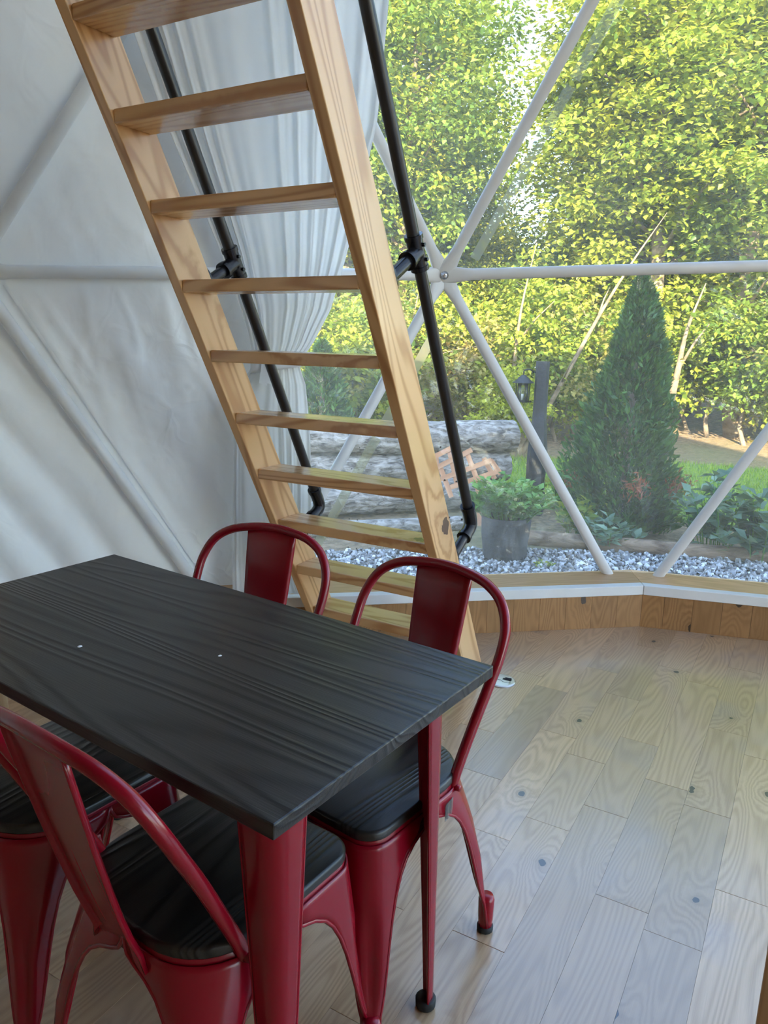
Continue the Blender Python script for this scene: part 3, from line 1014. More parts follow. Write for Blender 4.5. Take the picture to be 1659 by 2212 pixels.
# handrails
for U, d, top in ((-LT / 2, 0.178, 2.66), (-LW + LT / 2, 0.150, 2.66)):
    def on(s, off):
        # point at height-parameter s on the far face, lifted off by off
        return Vector((U, LDh, 0)) + sdir * (s / math.sin(LA)) + nrm3 * off
    sB, sT = 0.575, 2.60
    mb = MB()
    mb.tube([on(sB + 0.05, d), on(sT, d)], 0.0195, 16)
    rail = mb.build('handrail', 'black_pipe', lad, auto=0.8)
    for s in (sB, 1.535, 2.45):
        br = MB()
        br.tube([on(s, 0.004), on(s, d - 0.005)], 0.0195, 14)
        b = br.build('bracket_pipe', 'black_iron', rail, auto=0.8)
        fl = MB()
        # oval flange bolted to the stringer face
        ns = 20
        for off, rr_ in ((0.0, 1.0), (0.007, 1.0), (0.010, 0.86)):
            for q in range(ns):
                a_ = 2 * PI * q / ns
                p = on(s, off) + Vector((1, 0, 0)) * 0.0185 * rr_ * math.cos(a_) + sdir * 0.052 * rr_ * math.copysign(abs(math.sin(a_)) ** 0.75, math.sin(a_))
                fl.v.append(tuple(p))
        for i in range(2):
            for q in range(ns):
                fl.f.append((i * ns + q, i * ns + (q + 1) % ns, (i + 1) * ns + (q + 1) % ns, (i + 1) * ns + q))
        fl.f += [tuple(range(ns))[::-1], tuple(2 * ns + q for q in range(ns))]
        fl.build('flange', 'black_iron', rail, auto=0.6)
        te = MB()
        if s == sB:
            pth = catmull([on(s, d - 0.075), on(s, d - 0.02), on(s + 0.02, d), on(s + 0.085, d)], 5)
            te.tube(pth, 0.0255, 16)
            te.tube([on(s, d - 0.078), on(s, d - 0.062)], 0.0285, 16)
            te.tube([on(s + 0.072, d), on(s + 0.086, d)], 0.0285, 16)
            te.build('elbow', 'black_iron', rail, auto=0.8)
        else:
            te.tube([on(s - 0.045, d), on(s + 0.045, d)], 0.0262, 16)
            te.tube([on(s, d - 0.065), on(s, d)], 0.0262, 16)
            te.tube([on(s, d - 0.067), on(s, d - 0.052)], 0.0295, 16)
            te.tube([on(s + 0.036, d), on(s + 0.048, d)], 0.029, 16)
            te.tube([on(s - 0.048, d), on(s - 0.036, d)], 0.029, 16)
            for g in (-0.02, 0.02):
                te.tube([on(s + g, d) + Vector((0.02, 0, 0)), on(s + g, d) + Vector((0.034, 0, 0))], 0.006, 8)
            te.build('tee_fitting', 'black_iron', rail, auto=0.8)

# ------------------------------------------------------------------ table
TX1, TY1, TL_, TS_ = -0.6048, 1.222, 1.1981, 0.6073
table = empty('dining_table', (TX1 - TL_ / 2, TY1 - TS_ / 2, 0))
tag(table, 'rectangular dining table with black wood-grain top and red metal legs', 'table')
mb = MB(); mb.box(-TL_ / 2, TL_ / 2, -TS_ / 2, TS_ / 2, -0.024, 0)
mb.build('tabletop', 'black_wood', table, loc=(0, 0, 0.76), bevel=0.0025)
mb = MB()
ix, iy = TL_ / 2 - 0.095, TS_ / 2 - 0.095
for x0, x1, y0, y1 in ((-ix, ix, -iy, -iy + 0.003), (-ix, ix, iy - 0.003, iy), (-ix, -ix + 0.003, -iy, iy), (ix - 0.003, ix, -iy, iy)):
    mb.box(x0, x1, y0, y1, 0.70, 0.7355)
mb.build('apron', 'red_paint', table)
def corner_sheet(levels, sx, sy, name, material, parent, thick, lip=0.0, groove=None):
    """sheet-metal leg folded round a corner. levels: (z, cx, cy, w, r)"""
    mb = MB()
    npt = None
    rows = []
    for z, cx, cy, w, r in levels:
        r = min(r, w * 0.98)
        row = []
        for t in (1.0, 0.66, 0.33):
            row.append((cx - (r + (w - r) * t), cy))
        for k in range(9):
            q = PI / 2 * (1 - k / 8)
            g = 0.0
            if groove: g = groove(z) * math.exp(-((k - 4) / 1.6) ** 2)
            px, py = cx - r + r * math.cos(q), cy - r + r * math.sin(q)
            row.append((px - g, py - g))
        for t in (0.33, 0.66, 1.0):
            row.append((cx, cy - (r + (w - r) * t)))
        rows.append([(x * sx, y * sy, z) for x, y in row])
    m_ = len(rows[0])
    o0 = len(mb.v)
    for row in rows: mb.v += row
    for i in range(len(rows) - 1):
        for k in range(m_ - 1):
            mb.f.append((i * m_ + k, i * m_ + k + 1, (i + 1) * m_ + k + 1, (i + 1) * m_ + k))
    o = mb.build(name, material, parent, smooth=True, solid=thick)
    if lip:
        lb = MB()
        for col in (0, m_ - 1):
            lb.tube([rows[i][col] for i in range(len(rows))], lip, 6)
        l = lb.build('rolled_edge', material, o, smooth=True)
    return o
lv = []
for z in (0.735, 0.70, 0.6, 0.5, 0.4, 0.3, 0.2, 0.12, 0.07, 0.03, 0.016):
    t = z / 0.735
    w = 0.024 + 0.048 * t ** 1.1
    lv.append((z, TL_ / 2 - 0.056 + 0.004 * t, TS_ / 2 - 0.056 + 0.004 * t, w, 0.012 + 0.024 * t))
lv_far = [(z, a_, b_ - 0.026, w, r_) for z, a_, b_, w, r_ in lv]
for sx in (-1, 1):
    for sy in (-1, 1):
        lg = corner_sheet(lv if sy < 0 else lv_far, sx, sy, 'leg', 'red_paint', table, 0.004, lip=0.0028)
        ft = MB(); ft.lathe([(0.017, 0), (0.021, 0.003), (0.022, 0.02), (0.018, 0.024)], 16)
        ft.build('foot_cap', 'rubber', lg, smooth=True, loc=(sx * (TL_ / 2 - 0.069), sy * (TS_ / 2 - 0.069 - (0.026 if sy > 0 else 0)), 0.0))
for cx_, cy_, s, lb_ in ((-1.302, 0.79, 0.0035, 'larger pale crumb on the black tabletop, toward its left end'), (-1.05, 0.93, 0.0028, 'smaller pale crumb near the middle of the black tabletop')):
    mb = MB(); mb.lathe([(s * 0.6, 0), (s, s * 0.3), (s * 0.7, s * 0.8), (s * 0.2, s)], 7)
    o = mb.build('crumb', 'white_paint', None, loc=(cx_, cy_, 0.7602), rot=(0, 0, 1.1))
    o.scale = (1.5, 1, 1)
    tag(o, lb_, 'crumb', 'crumbs on the tabletop')

# ------------------------------------------------------------------ chairs
def outline(hx, hy, rf, rr_, n=8):
    """rounded square, back at +y"""
    pts = []
    for cx, cy, r, q0 in ((hx, hy, rr_, 0), (-hx, hy, rr_, 90), (-hx, -hy, rf, 180), (hx, -hy, rf, 270)):
        sx, sy = math.copysign(1, cx), math.copysign(1, cy)
        for k in range(n + 1):
            q = math.radians(q0 + 90 * k / n)
            pts.append((cx - sx * r + r * math.cos(q), cy - sy * r + r * math.sin(q)))
    return pts
def loft_mesh(mb, rings, cap0=True, cap1=True):
    o = len(mb.v)
    n = len(rings[0])
    for r in rings: mb.v += r
    for i in range(len(rings) - 1):
        for k in range(n):
            k2 = (k + 1) % n
            mb.f.append((o + i * n + k, o + i * n + k2, o + (i + 1) * n + k2, o + (i + 1) * n + k))
    if cap0: mb.f.append(tuple(o + k for k in range(n))[::-1])
    if cap1: mb.f.append(tuple(o + (len(rings) - 1) * n + k for k in range(n)))

def make_chair():
    root = empty('dining_chair')
    # wooden seat pad
    mb = MB()
    rings = []
    for ins, z in ((0.004, 0.447), (0.0, 0.450), (0.0, 0.462), (0.003, 0.4665), (0.008, 0.468)):
        rings.append([(x, y, z - 0.4575) for x, y in outline(0.184 - ins, 0.184 - ins, 0.052 - ins, 0.125 - ins)])
    loft_mesh(mb, rings)
    # grain runs front to back: turn the mesh so local x is the grain
    mb.v = [(y, -x, z) for x, y, z in mb.v]
    mb.build('seat', 'black_wood', root, loc=(0, 0, 0.4575), rot=(0, 0, PI / 2), auto=0.7)
    # pressed steel pan below the seat
    mb = MB()
    rings = [[(x, y, z) for x, y in outline(h, h, rf, rb)] for h, rf, rb, z in ((0.165, 0.04, 0.11, 0.4465), (0.181, 0.05, 0.122, 0.4465), (0.1832, 0.052, 0.122, 0.441), (0.1832, 0.052, 0.120, 0.430), (0.180, 0.05, 0.117, 0.430), (0.178, 0.05, 0.118, 0.440))]
    loft_mesh(mb, rings, cap0=True, cap1=False)
    mb.build('seat_pan', 'red_paint', root, auto=0.7)
    # legs
    prof = [(0.4405, 0.1845), (0.428, 0.1825), (0.414, 0.176), (0.405, 0.160), (0.393, 0.130), (0.375, 0.105), (0.350, 0.087), (0.315, 0.072), (0.27, 0.060), (0.22, 0.051), (0.17, 0.043), (0.13, 0.036), (0.105, 0.030), (0.09, 0.0245), (0.05, 0.0225), (0.018, 0.0215)]
    groove = lambda z: 0.007 * max(0, min(1, (0.30 - z) / 0.03)) * max(0, min(1, (z - 0.09) / 0.03))
    for sx in (-1, 1):
        for sy in (-1, 1):
            lv = []
            for z, w in prof:
                t = 1 - z / 0.44
                c = 0.1856 + 0.031 * t
                r = (0.053 if sy < 0 else 0.121 - 0.088 * min(1, t * 2.2)) * (1 - 0.35 * t)
                lv.append((z, c, c if sy < 0 else c + 0.02 * t, w, max(0.012, r)))
            lg = corner_sheet(lv, sx, sy, 'leg', 'red_paint', root, 0.004, lip=0.0042, groove=groove)
            fx = sx * (0.1865 + 0.030 * 0.96 - 0.011)
            fy = sy * (0.1865 + 0.030 * 0.96 - 0.011 + (0.019 if sy > 0 else 0))
            ft = MB(); ft.lathe([(0.0135, 0), (0.0165, 0.003), (0.018, 0.03), (0.019, 0.075), (0.015, 0.085)], 14)
            f_ = ft.build('foot_tube', 'red_paint', lg, smooth=True, loc=(fx, fy, 0.012))
            ft = MB(); ft.lathe([(0.016, 0), (0.019, 0.002), (0.0195, 0.014), (0.0165, 0.016)], 14)
            ft.build('foot_cap', 'rubber', lg, smooth=True, loc=(fx, fy, 0.0))
    # bent tube back hoop
    half = [(0.176, 0.095, 0.428), (0.178, 0.105, 0.462), (0.186, 0.145, 0.545), (0.197, 0.190, 0.635), (0.203, 0.225, 0.700), (0.198, 0.252, 0.755), (0.172, 0.273, 0.803), (0.125, 0.288, 0.832), (0.062, 0.297, 0.845), (0.0, 0.300, 0.849)]
    full = half + [(-x, y, z) for x, y, z in half[-2::-1]]
    mb = MB()
    path = catmull(full, 5)
    rad = [0.0118] * len(path)
    rad[0] = rad[-1] = 0.009; rad[1] = rad[-2] = 0.011
    mb.tube(path, rad, 12)
    hoop = mb.build('back_hoop', 'red_paint', root, smooth=True)
    for s in (-1, 1):
        rv = MB()
        rv.tube([(s * 0.180, 0.097, 0.438), (s * 0.196, 0.097, 0.438)], [0.009, 0.0065], 10)
        rv.build('rivet', 'red_paint', hoop, smooth=True)
    # pressed steel splat
    cl = [(0.296, 0.843, 0.076), (0.287, 0.80, 0.075), (0.272, 0.735, 0.072), (0.256, 0.665, 0.068), (0.238, 0.595, 0.063), (0.219, 0.525, 0.058), (0.202, 0.472, 0.056), (0.190, 0.440, 0.058), (0.186, 0.412, 0.066)]
    mb = MB()
    xs = [(-1.0, -0.011), (-0.985, -0.004), (-0.95, -0.0006), (-0.8, 0.0), (-0.4, 0.0018), (0, 0.0026), (0.4, 0.0018), (0.8, 0.0), (0.95, -0.0006), (0.985, -0.004), (1.0, -0.011)]
    n_ = len(xs)
    for i, (y, z, hw) in enumerate(cl):
        for fx, dy in xs:
            mb.v.append((fx * hw, y - dy, z))
    for i in range(len(cl) - 1):
        for k in range(n_ - 1):
            mb.f.append((i * n_ + k, i * n_ + k + 1, (i + 1) * n_ + k + 1, (i + 1) * n_ + k))
    sp_ = mb.build('back_splat', 'red_paint', root, smooth=True, solid=0.003)
    for s in (-1, 1):
        rb = MB()
        rb.tube([(s * 0.42 * hw, y - 0.0018, z) for y, z, hw in cl[3:8]], [0.0008, 0.0022, 0.0024, 0.0022, 0.0008], 6)
        rb.build('pressed_rib', 'red_paint', sp_, smooth=True)
    return root
chair0 = make_chair()
CH = [((-0.888, 1.175), -0.05, 'red metal chair tucked under the window-side corner of the table, nearest the floor outlet'),
      ((-1.37, 1.175), 0.2, 'red metal chair standing in front of the ladder foot, farther from the floor outlet'),
      ((-0.915, 0.775), PI, 'red metal chair at the front of the table beside the large near table leg'),
      ((-1.405, 0.775), PI, 'red metal chair at the front of the table, cut off by the left edge')]
for i, ((x, y), rz, lb) in enumerate(CH):
    o = chair0 if i == 0 else copy_tree(chair0)
    o.location = (x, y, 0.0)
    o.rotation_euler = (0, 0, rz)
    tag(o, lb, 'chair', 'red metal chairs round the table')
    if i == 0: first_chair = o
# strip of clear tape on the back leg of the chair next to the outlet
vs_, fs_ = [], []
for i in range(5):
    for j in range(4):
        vs_.append((0.1935 + 0.001 * (i % 2) - 0.0012 * i, 0.045 + 0.009 * i, 0.385 + 0.013 * j + 0.002 * (i % 2)))
for i in range(4):
    for j in range(3):
        fs_.append((i * 4 + j, i * 4 + j + 1, i * 4 + j + 5, i * 4 + j + 4))
o = obj('tape', mesh('tape', vs_, fs_, 'tape'), first_chair)
so = o.modifiers.new('solid', 'SOLIDIFY'); so.thickness = 0.0012
o['label'] = 'scrap of clear tape'

# ------------------------------------------------------------------ floor outlet
out = empty('floor_outlet', (-1.252, 2.602, 0.0), 0.1)
tag(out, 'round metal floor outlet cover with black plug at the ladder foot', 'outlet')
mb = MB(); mb.lathe([(0.060, 0.0), (0.060, 0.003), (0.055, 0.0065), (0.046, 0.0075)], 40)
pl_ = mb.build('cover_plate', 'plate_metal', out, auto=0.5)
mb = MB()
zz = [(-0.045, -0.012), (-0.028, -0.012), (-0.022, -0.004), (0.006, -0.004), (0.012, -0.014), (0.028, -0.014), (0.034, -0.006), (0.046, -0.006)]
for (x0, y0), (x1, y1) in zip(zz[:-1], zz[1:]):
    mb.tube([(x0, y0, 0.0075), (x1, y1, 0.0075)], 0.0009, 5)
mb.build('lid_joint', 'rubber', out)
mb = MB(); mb.box(0.004, 0.040, 0.006, 0.022, 0.0072, 0.0082)
mb.build('socket_opening', 'rubber', out)
mb = MB(); mb.box(-0.013, 0.013, -0.006, 0.006, 0, 0.004)
mb.build('plug_cap', 'black_iron', out, loc=(0.026, 0.016, 0.0085), rot=(0.5, 0.0, 0.2), bevel=0.001)
mb = MB(); mb.tube(catmull([(-1.31, 2.575, 0.005), (-1.335, 2.56, 0.004), (-1.36, 2.52, 0.004), (-1.40, 2.42, 0.004), (-1.47, 2.30, 0.004), (-1.6, 2.2, 0.004)], 5), 0.0032, 8)
tag(mb.build('cable', 'rubber', None, smooth=True), 'thin black cable running from the floor outlet under the ladder', 'cable')

# ------------------------------------------------------------------ curtain
cd1 = Vector((W[iD1][0], W[iD1][1], 0)); cd2 = Vector((W[iD2][0], W[iD2][1], 0))
ce = (cd2 - cd1).normalized()
cn = Vector((ce.y, -ce.x, 0))
def cinset(z): return 0.17 if z < 1.7 else 0.17 + (z - 1.7) * 0.42
rk = [(3.05, -0.52, 0.63), (2.55, -0.335, 0.60), (2.365, -0.273, 0.592), (2.145, -0.204, 0.582), (2.05, -0.168, 0.562), (1.87, -0.094, 0.53), (1.677, -0.017, 0.484), (1.47, 0.052, 0.422),
      (1.33, 0.088, 0.346), (1.25, 0.100, 0.287), (1.16, 0.050, 0.316), (1.05, 0.020, 0.326), (0.93, 0.009, 0.334), (0.72, 0.0, 0.339), (0.51, -0.006, 0.336), (0.36, -0.012, 0.366), (0.225, -0.016, 0.416)]
zs_ = [r[0] for r in rk][::-1]
def ci(z, col):
    ys = [r[col] for r in rk][::-1]
    return float(np.interp(z, zs_, ys))
cur = empty('curtain', tuple(cd1 + cn * 0.2))
tag(cur, 'white sheer curtain gathered by a tie in front of the clear wall', 'curtain')
def curtain_sheet(name, nz, nx, zt, zb, pleats, amp, ph, shift, lo=0.0, hi=1.0):
    vs_, fs_ = [], []
    for i in range(nz + 1):
        z = zt + (zb - zt) * i / nz
        s0, s1 = ci(z, 1), ci(z, 2)
        tight = min(1.0, abs(z - 1.25) / 0.5)
        for j in range(nx + 1):
            t = j / nx
            tt = lo + (hi - lo) * t
            # pleats fan out from the tie
            wob = 1.1 * noise.noise(Vector((tt * 3.5 + ph, z * 0.3, 1.7)))
            a_ = 2 * PI * (pleats * tt + wob + ph) + 0.9 * math.sin(6.0 * tt + ph)
            w_ = math.sin(a_) + 0.35 * math.sin(2.3 * a_ + 1.0)
            am = amp * (0.35 + 0.65 * tight) * (0.75 + 0.5 * noise.noise(Vector((tt * 4, 0.3, ph))))
            s = s0 + (s1 - s0) * tt + 0.35 * am * math.cos(a_) * (1 if 0.02 < tt < 0.98 else 0)
            bulge = 0.05 * math.exp(-((z - 1.55) / 0.28) ** 2) * math.sin(PI * tt) + 0.03 * math.exp(-((z - 1.02) / 0.16) ** 2) * math.sin(PI * tt)
            p = cd1 + ce * s + cn * (cinset(z) + am * w_ + shift + bulge) + Vector((0, 0, z))
            vs_.append(p - cur.location)
    for i in range(nz):
        for j in range(nx):
            a_ = i * (nx + 1) + j
            fs_.append((a_, a_ + 1, a_ + nx + 2, a_ + nx + 1))
    o = obj(name, mesh(name, vs_, fs_, 'curtain', True), cur)
    so = o.modifiers.new('solid', 'SOLIDIFY'); so.thickness = 0.0015
    return o
curtain_sheet('upper_drape', 90, 240, 3.05, 1.235, 10, 0.012, 0.15, 0.0)
curtain_sheet('lower_drape', 50, 160, 1.265, 0.222, 6, 0.009, 0.55, 0.0)
# tie band
mb = MB()
ring = []
for z in (1.222, 1.235, 1.262, 1.275):
    s0, s1 = ci(1.25, 1) - 0.012, ci(1.25, 2) + 0.010
    r_ = []
    for k in range(28):
        q = 2 * PI * k / 28
        s = (s0 + s1) / 2 + (s1 - s0) / 2 * math.cos(q)
        d_ = cinset(1.25) + (0.046 - (0.004 if z in (1.222, 1.275) else 0)) * math.copysign(abs(math.sin(q)) ** 0.7, math.sin(q)) + 0.012
        p = cd1 + ce * s + cn * d_ + Vector((0, 0, z + 0.015 * math.cos(q))) - cur.location
        r_.append(tuple(p))
    ring.append(r_)
loft_mesh(mb, ring, False, False)
mb.build('tie_band', 'curtain', cur, smooth=True, solid=0.002)
mb = MB()
s_ = ci(1.25, 1) + 0.03
for dz, k in ((0.0, 0), (0.05, 1)):
    pass
pa = cd1 + ce * (s_ + 0.02) + cn * (cinset(1.25) + 0.06) - cur.location
for w0, dx in ((0.016, -0.012), (0.016, 0.02)):
    mb.add([pa + ce * (-w0) + Vector((0, 0, 1.25)), pa + ce * w0 + Vector((0, 0, 1.25)), pa + ce * (w0 + dx) + cn * 0.006 + Vector((0, 0, 1.16)), pa + ce * (-w0 + dx) + cn * 0.006 + Vector((0, 0, 1.17))], [(0, 1, 2, 3)])
mb.build('tie_tail', 'curtain', cur, solid=0.002)

# ------------------------------------------------------------------ OUTSIDE
GZ = -0.18
def poly_ground(name, pts, z0, z1, material, label, cat='ground'):
    mb = MB(); n = len(pts)
    mb.add([(x, y, z) for z in (z0, z1) for x, y in pts], [tuple(range(n)), tuple(range(n, 2 * n))] + [(i, (i + 1) % n, n + (i + 1) % n, n + i) for i in range(n)])
    return tag(mb.build(name, material), label, cat, kind='structure')
# earth, gently rising into the woods
gv, gf = [], []
NX = 60
def gh(x, y):
    d = math.hypot(x - 1.4, y + 0.3)
    h = GZ - 0.03
    if d > 11: h += min(1.5, (d - 11) * 0.045)
    if d > 9.5: h += 0.06 * noise.noise(Vector((x * 0.4, y * 0.4, 0))) * min(1, (d - 9.5) / 3)
    return h
for i in range(NX + 1):
    for j in range(NX + 1):
        x = -70 + 140 * i / NX; y = -70 + 140 * j / NX
        x = math.copysign(abs(x / 70) ** 1.6 * 70, x); y = math.copysign(abs(y / 70) ** 1.6 * 70, y)
        gv.append((x, y, gh(x, y)))
for i in range(NX):
    for j in range(NX):
        a_ = i * (NX + 1) + j
        gf.append((a_, a_ + NX + 1, a_ + NX + 2, a_ + 1))
tag(obj('ground', mesh('ground', gv, gf, 'ground_earth', True)), 'brown leaf-littered earth of the woods', 'ground', kind='structure')
# gravel apron round the dome
gp = []
for k in range(40):
    a_ = 2 * PI * k / 40
    gp.append((DC[0] + 6.55 * math.cos(a_), DC[1] + 6.55 * math.sin(a_)))
poly_ground('ground_gravel', gp, GZ - 0.06, GZ - 0.012, 'gravel_bed', 'gravel bed round the dome')

def ico_pts():
    bm = bmesh.new(); bmesh.ops.create_icosphere(bm, subdivisions=1, radius=1.0)
    v = np.array([x.co[:] for x in bm.verts]); f = np.array([[y.index for y in x.verts] for x in bm.faces]); bm.free()
    return v, f
def tri_mesh(name, V, F, material, tint=None, smooth=False):
    me = bpy.data.meshes.new(name)
    nv, nf = len(V), len(F)
    me.vertices.add(nv); me.vertices.foreach_set('co', np.asarray(V, np.float32).ravel())
    me.loops.add(nf * 3); me.loops.foreach_set('vertex_index', np.asarray(F, np.int32).ravel())
    me.polygons.add(nf); me.polygons.foreach_set('loop_start', np.arange(0, nf * 3, 3, dtype=np.int32))
    me.polygons.foreach_set('loop_total', np.full(nf, 3, np.int32))
    if tint is not None:
        at = me.attributes.new('tint', 'FLOAT', 'POINT')
        at.data.foreach_set('value', np.asarray(tint, np.float32))
    me.update(calc_edges=True)
    if smooth: me.polygons.foreach_set('use_smooth', np.ones(nf, bool))
    me.materials.append(M[material])
    return me
# pebbles on the visible part of the apron
bv, bf = ico_pts()
bv12 = np.array([[0, 0, 1], [0, 0, -1], [1, 0, 0], [-1, 0, 0], [0, 1, 0], [0, -1, 0], [.7, .7, 0.1], [-.7, .7, -.1], [.7, -.7, -.1], [-.7, -.7, .1]], float)
cube = np.array([[-1, -1, -1], [1, -1, -1], [1, 1, -1], [-1, 1, -1], [-.7, -.7, 1], [.7, -.7, 1], [.7, .7, 1], [-.7, .7, 1]], float) * 0.75
cubf = np.array([[0, 1, 5], [0, 5, 4], [1, 2, 6], [1, 6, 5], [2, 3, 7], [2, 7, 6], [3, 0, 4], [3, 4, 7], [4, 5, 6], [4, 6, 7]])
pv, pf, pt = [], [], []
cnt = 0
NPB = 15000
while cnt < NPB:
    a_ = math.radians(rng.uniform(93, 153)); r_ = rng.uniform(4.93, 6.5)
    x, y = DC[0] + r_ * math.cos(a_), DC[1] + r_ * math.sin(a_)
    s = rng.uniform(0.008, 0.021)
    q = rng.normal(size=4); q /= np.linalg.norm(q)
    w_, xx, yy, zz2 = q
    Rm = np.array([[1 - 2 * (yy * yy + zz2 * zz2), 2 * (xx * yy - zz2 * w_), 2 * (xx * zz2 + yy * w_)], [2 * (xx * yy + zz2 * w_), 1 - 2 * (xx * xx + zz2 * zz2), 2 * (yy * zz2 - xx * w_)], [2 * (xx * zz2 - yy * w_), 2 * (yy * zz2 + xx * w_), 1 - 2 * (xx * xx + yy * yy)]])
    vv = (cube * (s * rng.uniform(0.6, 1.3, 3))) @ Rm.T + rng.normal(0, s * 0.1, (8, 3))
    pv.append(vv + np.array([x, y, GZ - 0.006 + rng.uniform(0, 0.012)])); pf.append(cubf + cnt * 8)
    pt.append(np.full(8, np.clip(rng.normal(0.55, 0.25), 0, 1))); cnt += 1
tag(obj('gravel', tri_mesh('gravel', np.concatenate(pv), np.concatenate(pf), 'pebble', np.concatenate(pt))), 'grey and white gravel outside the clear dome wall', 'gravel', kind='stuff')

# lawn
lawn_pts = [(-4.4, 6.9), (-3.2, 6.6), (-1.0, 6.9), (2.5, 7.2), (3.2, 11.0), (0.3, 10.6), (-2.6, 10.1), (-4.4, 9.0)]
poly_ground('ground_lawn', lawn_pts, GZ - 0.05, GZ - 0.012, 'lawn_base', 'green lawn between the garden and the woods', 'lawn')
n = 26000
gx = rng.uniform(-4.4, 3.2, n * 2); gy = rng.uniform(6.6, 11, n * 2)
def inside(px, py, poly):
    c = np.zeros(len(px), bool); m_ = len(poly)
    for i in range(m_):
        x1, y1 = poly[i]; x2, y2 = poly[i - 1]
        c ^= ((y1 > py) != (y2 > py)) & (px < (x2 - x1) * (py - y1) / (y2 - y1 + 1e-12) + x1)
    return c
ok = inside(gx, gy, lawn_pts); gx, gy = gx[ok][:n], gy[ok][:n]
n = len(gx)
ang = rng.uniform(0, 2 * PI, n); hh = rng.uniform(0.03, 0.075, n); ww = rng.uniform(0.003, 0.006, n)
bx = np.stack([np.cos(ang) * ww, np.sin(ang) * ww, np.zeros(n)], 1)
b0 = np.stack([gx, gy, np.full(n, GZ - 0.012)], 1)
tipv = b0 + np.stack([rng.normal(0, 0.02, n), rng.normal(0, 0.02, n), hh], 1)
V = np.stack([b0 - bx, b0 + bx, tipv], 1).reshape(-1, 3)
tag(obj('grass', tri_mesh('grass', V, np.arange(n * 3).reshape(-1, 3), 'grass', np.repeat(rng.uniform(0, 1, n), 3))), 'short green lawn grass beyond the garden', 'grass', kind='stuff')

# ---- leaves
def leaf_mesh(name, C, D, size, material, tint, aspect=0.34, fold=0.12, nrm=None):
    n = len(C)
    D = D / (np.linalg.norm(D, axis=1, keepdims=True) + 1e-9)
    R_ = rng.normal(size=(n, 3)) if nrm is None else nrm + rng.normal(0, 0.35, (n, 3))
    S = np.cross(D, R_); S /= (np.linalg.norm(S, axis=1, keepdims=True) + 1e-9)
    Nn = np.cross(S, D)
    s = np.asarray(size).reshape(-1, 1)
    b = C - D * s * 0.5; t = C + D * s * 0.5
    mid = C - D * s * 0.06
    l = mid - S * s * aspect + Nn * s * fold
    r = mid + S * s * aspect + Nn * s * fold
    V = np.stack([b, r, t, l], 1).reshape(-1, 3)
    i = np.arange(n)[:, None] * 4
    F = np.concatenate([i + np.array([[0, 1, 2]]), i + np.array([[0, 2, 3]])], 1).reshape(-1, 3)
    return tri_mesh(name, V, F, material, np.repeat(tint, 4))

def unit(n):
    v = rng.normal(size=(n, 3)); return v / np.linalg.norm(v, axis=1, keepdims=True)

def crown(name, rad, nclus, nleaf, lsize, material, spread=0.33, shell=0.55):
    """a broadleaf crown of leaf clumps inside an ellipsoid, base at z=0"""
    u = unit(nclus)
    rr_ = (shell + (1 - shell) * rng.uniform(0, 1, nclus)) * rng.uniform(0.55, 1.0, nclus) ** 0.5
    bulge = 1 + 0.25 * np.sin(u[:, 0] * 4 + 1) * np.cos(u[:, 1] * 5)
    K = u * rr_[:, None] * bulge[:, None] * np.array(rad)
    K[:, 2] += rad[2]
    ct_ = rng.normal(0.5, 0.16, nclus)
    C, D, T, Nr = [], [], [], []
    for k in range(nclus):
        m_ = int(nleaf * rng.uniform(0.6, 1.4))
        off = unit(m_) * (rng.uniform(0, 1, (m_, 1)) ** 0.5) * spread * rng.uniform(0.7, 1.35) * np.array([1, 1, 0.6])
        C.append(K[k] + off)
        out_ = off / spread + (K[k] - np.array([0, 0, rad[2]])) / np.linalg.norm(rad) * 0.6
        D.append(out_ * np.array([1, 1, 0.4]) + rng.normal(0, 0.45, (m_, 3)) + np.array([0, 0, -0.25]))
        Nr.append(np.tile([0, 0, 1.0], (m_, 1)) + out_ * 0.5)
        T.append(np.clip(ct_[k] + rng.normal(0, 0.17, m_), 0, 1))
    C, D, T, Nr = np.concatenate(C), np.concatenate(D), np.concatenate(T), np.concatenate(Nr)
    return leaf_mesh(name, C, D, rng.uniform(0.7, 1.3, len(C)) * lsize, material, T, nrm=Nr), K

def trunk_mesh(name, h, r, K, material, zbase, nbr=16, lean=(0, 0)):
    mb = MB()
    pts = [(lean[0] * (t ** 1.3) + 0.12 * math.sin(3 * t + h), lean[1] * (t ** 1.3) + 0.12 * math.cos(2.3 * t), h * t) for t in np.linspace(0, 1, 9)]
    pts[0] = (0, 0, -0.15)
    mb.tube(pts, [r * (1.25 if i == 0 else 1 - 0.85 * i / 8) for i in range(9)], 9)
    idx = rng.choice(len(K), min(nbr, len(K)), replace=False)
    for j in idx:
        e_ = Vector(K[j]) + Vector((0, 0, zbase))
        t = max(0.2, min(0.9, (e_.z - 0.25 * math.hypot(e_.x, e_.y)) / h - 0.08))
        b_ = Vector(np.array([np.interp(t * 8, range(9), [p[c] for p in pts]) for c in range(3)]))
        m_ = b_.lerp(e_, 0.5) + Vector((0, 0, 0.08 * (e_ - b_).length))
        mb.tube(catmull([b_, m_, e_], 3), [r * 0.28 * (1 - 0.13 * q) for q in range(7)], 5)
    me = mesh(name, mb.v, mb.f, material, True)
    return me

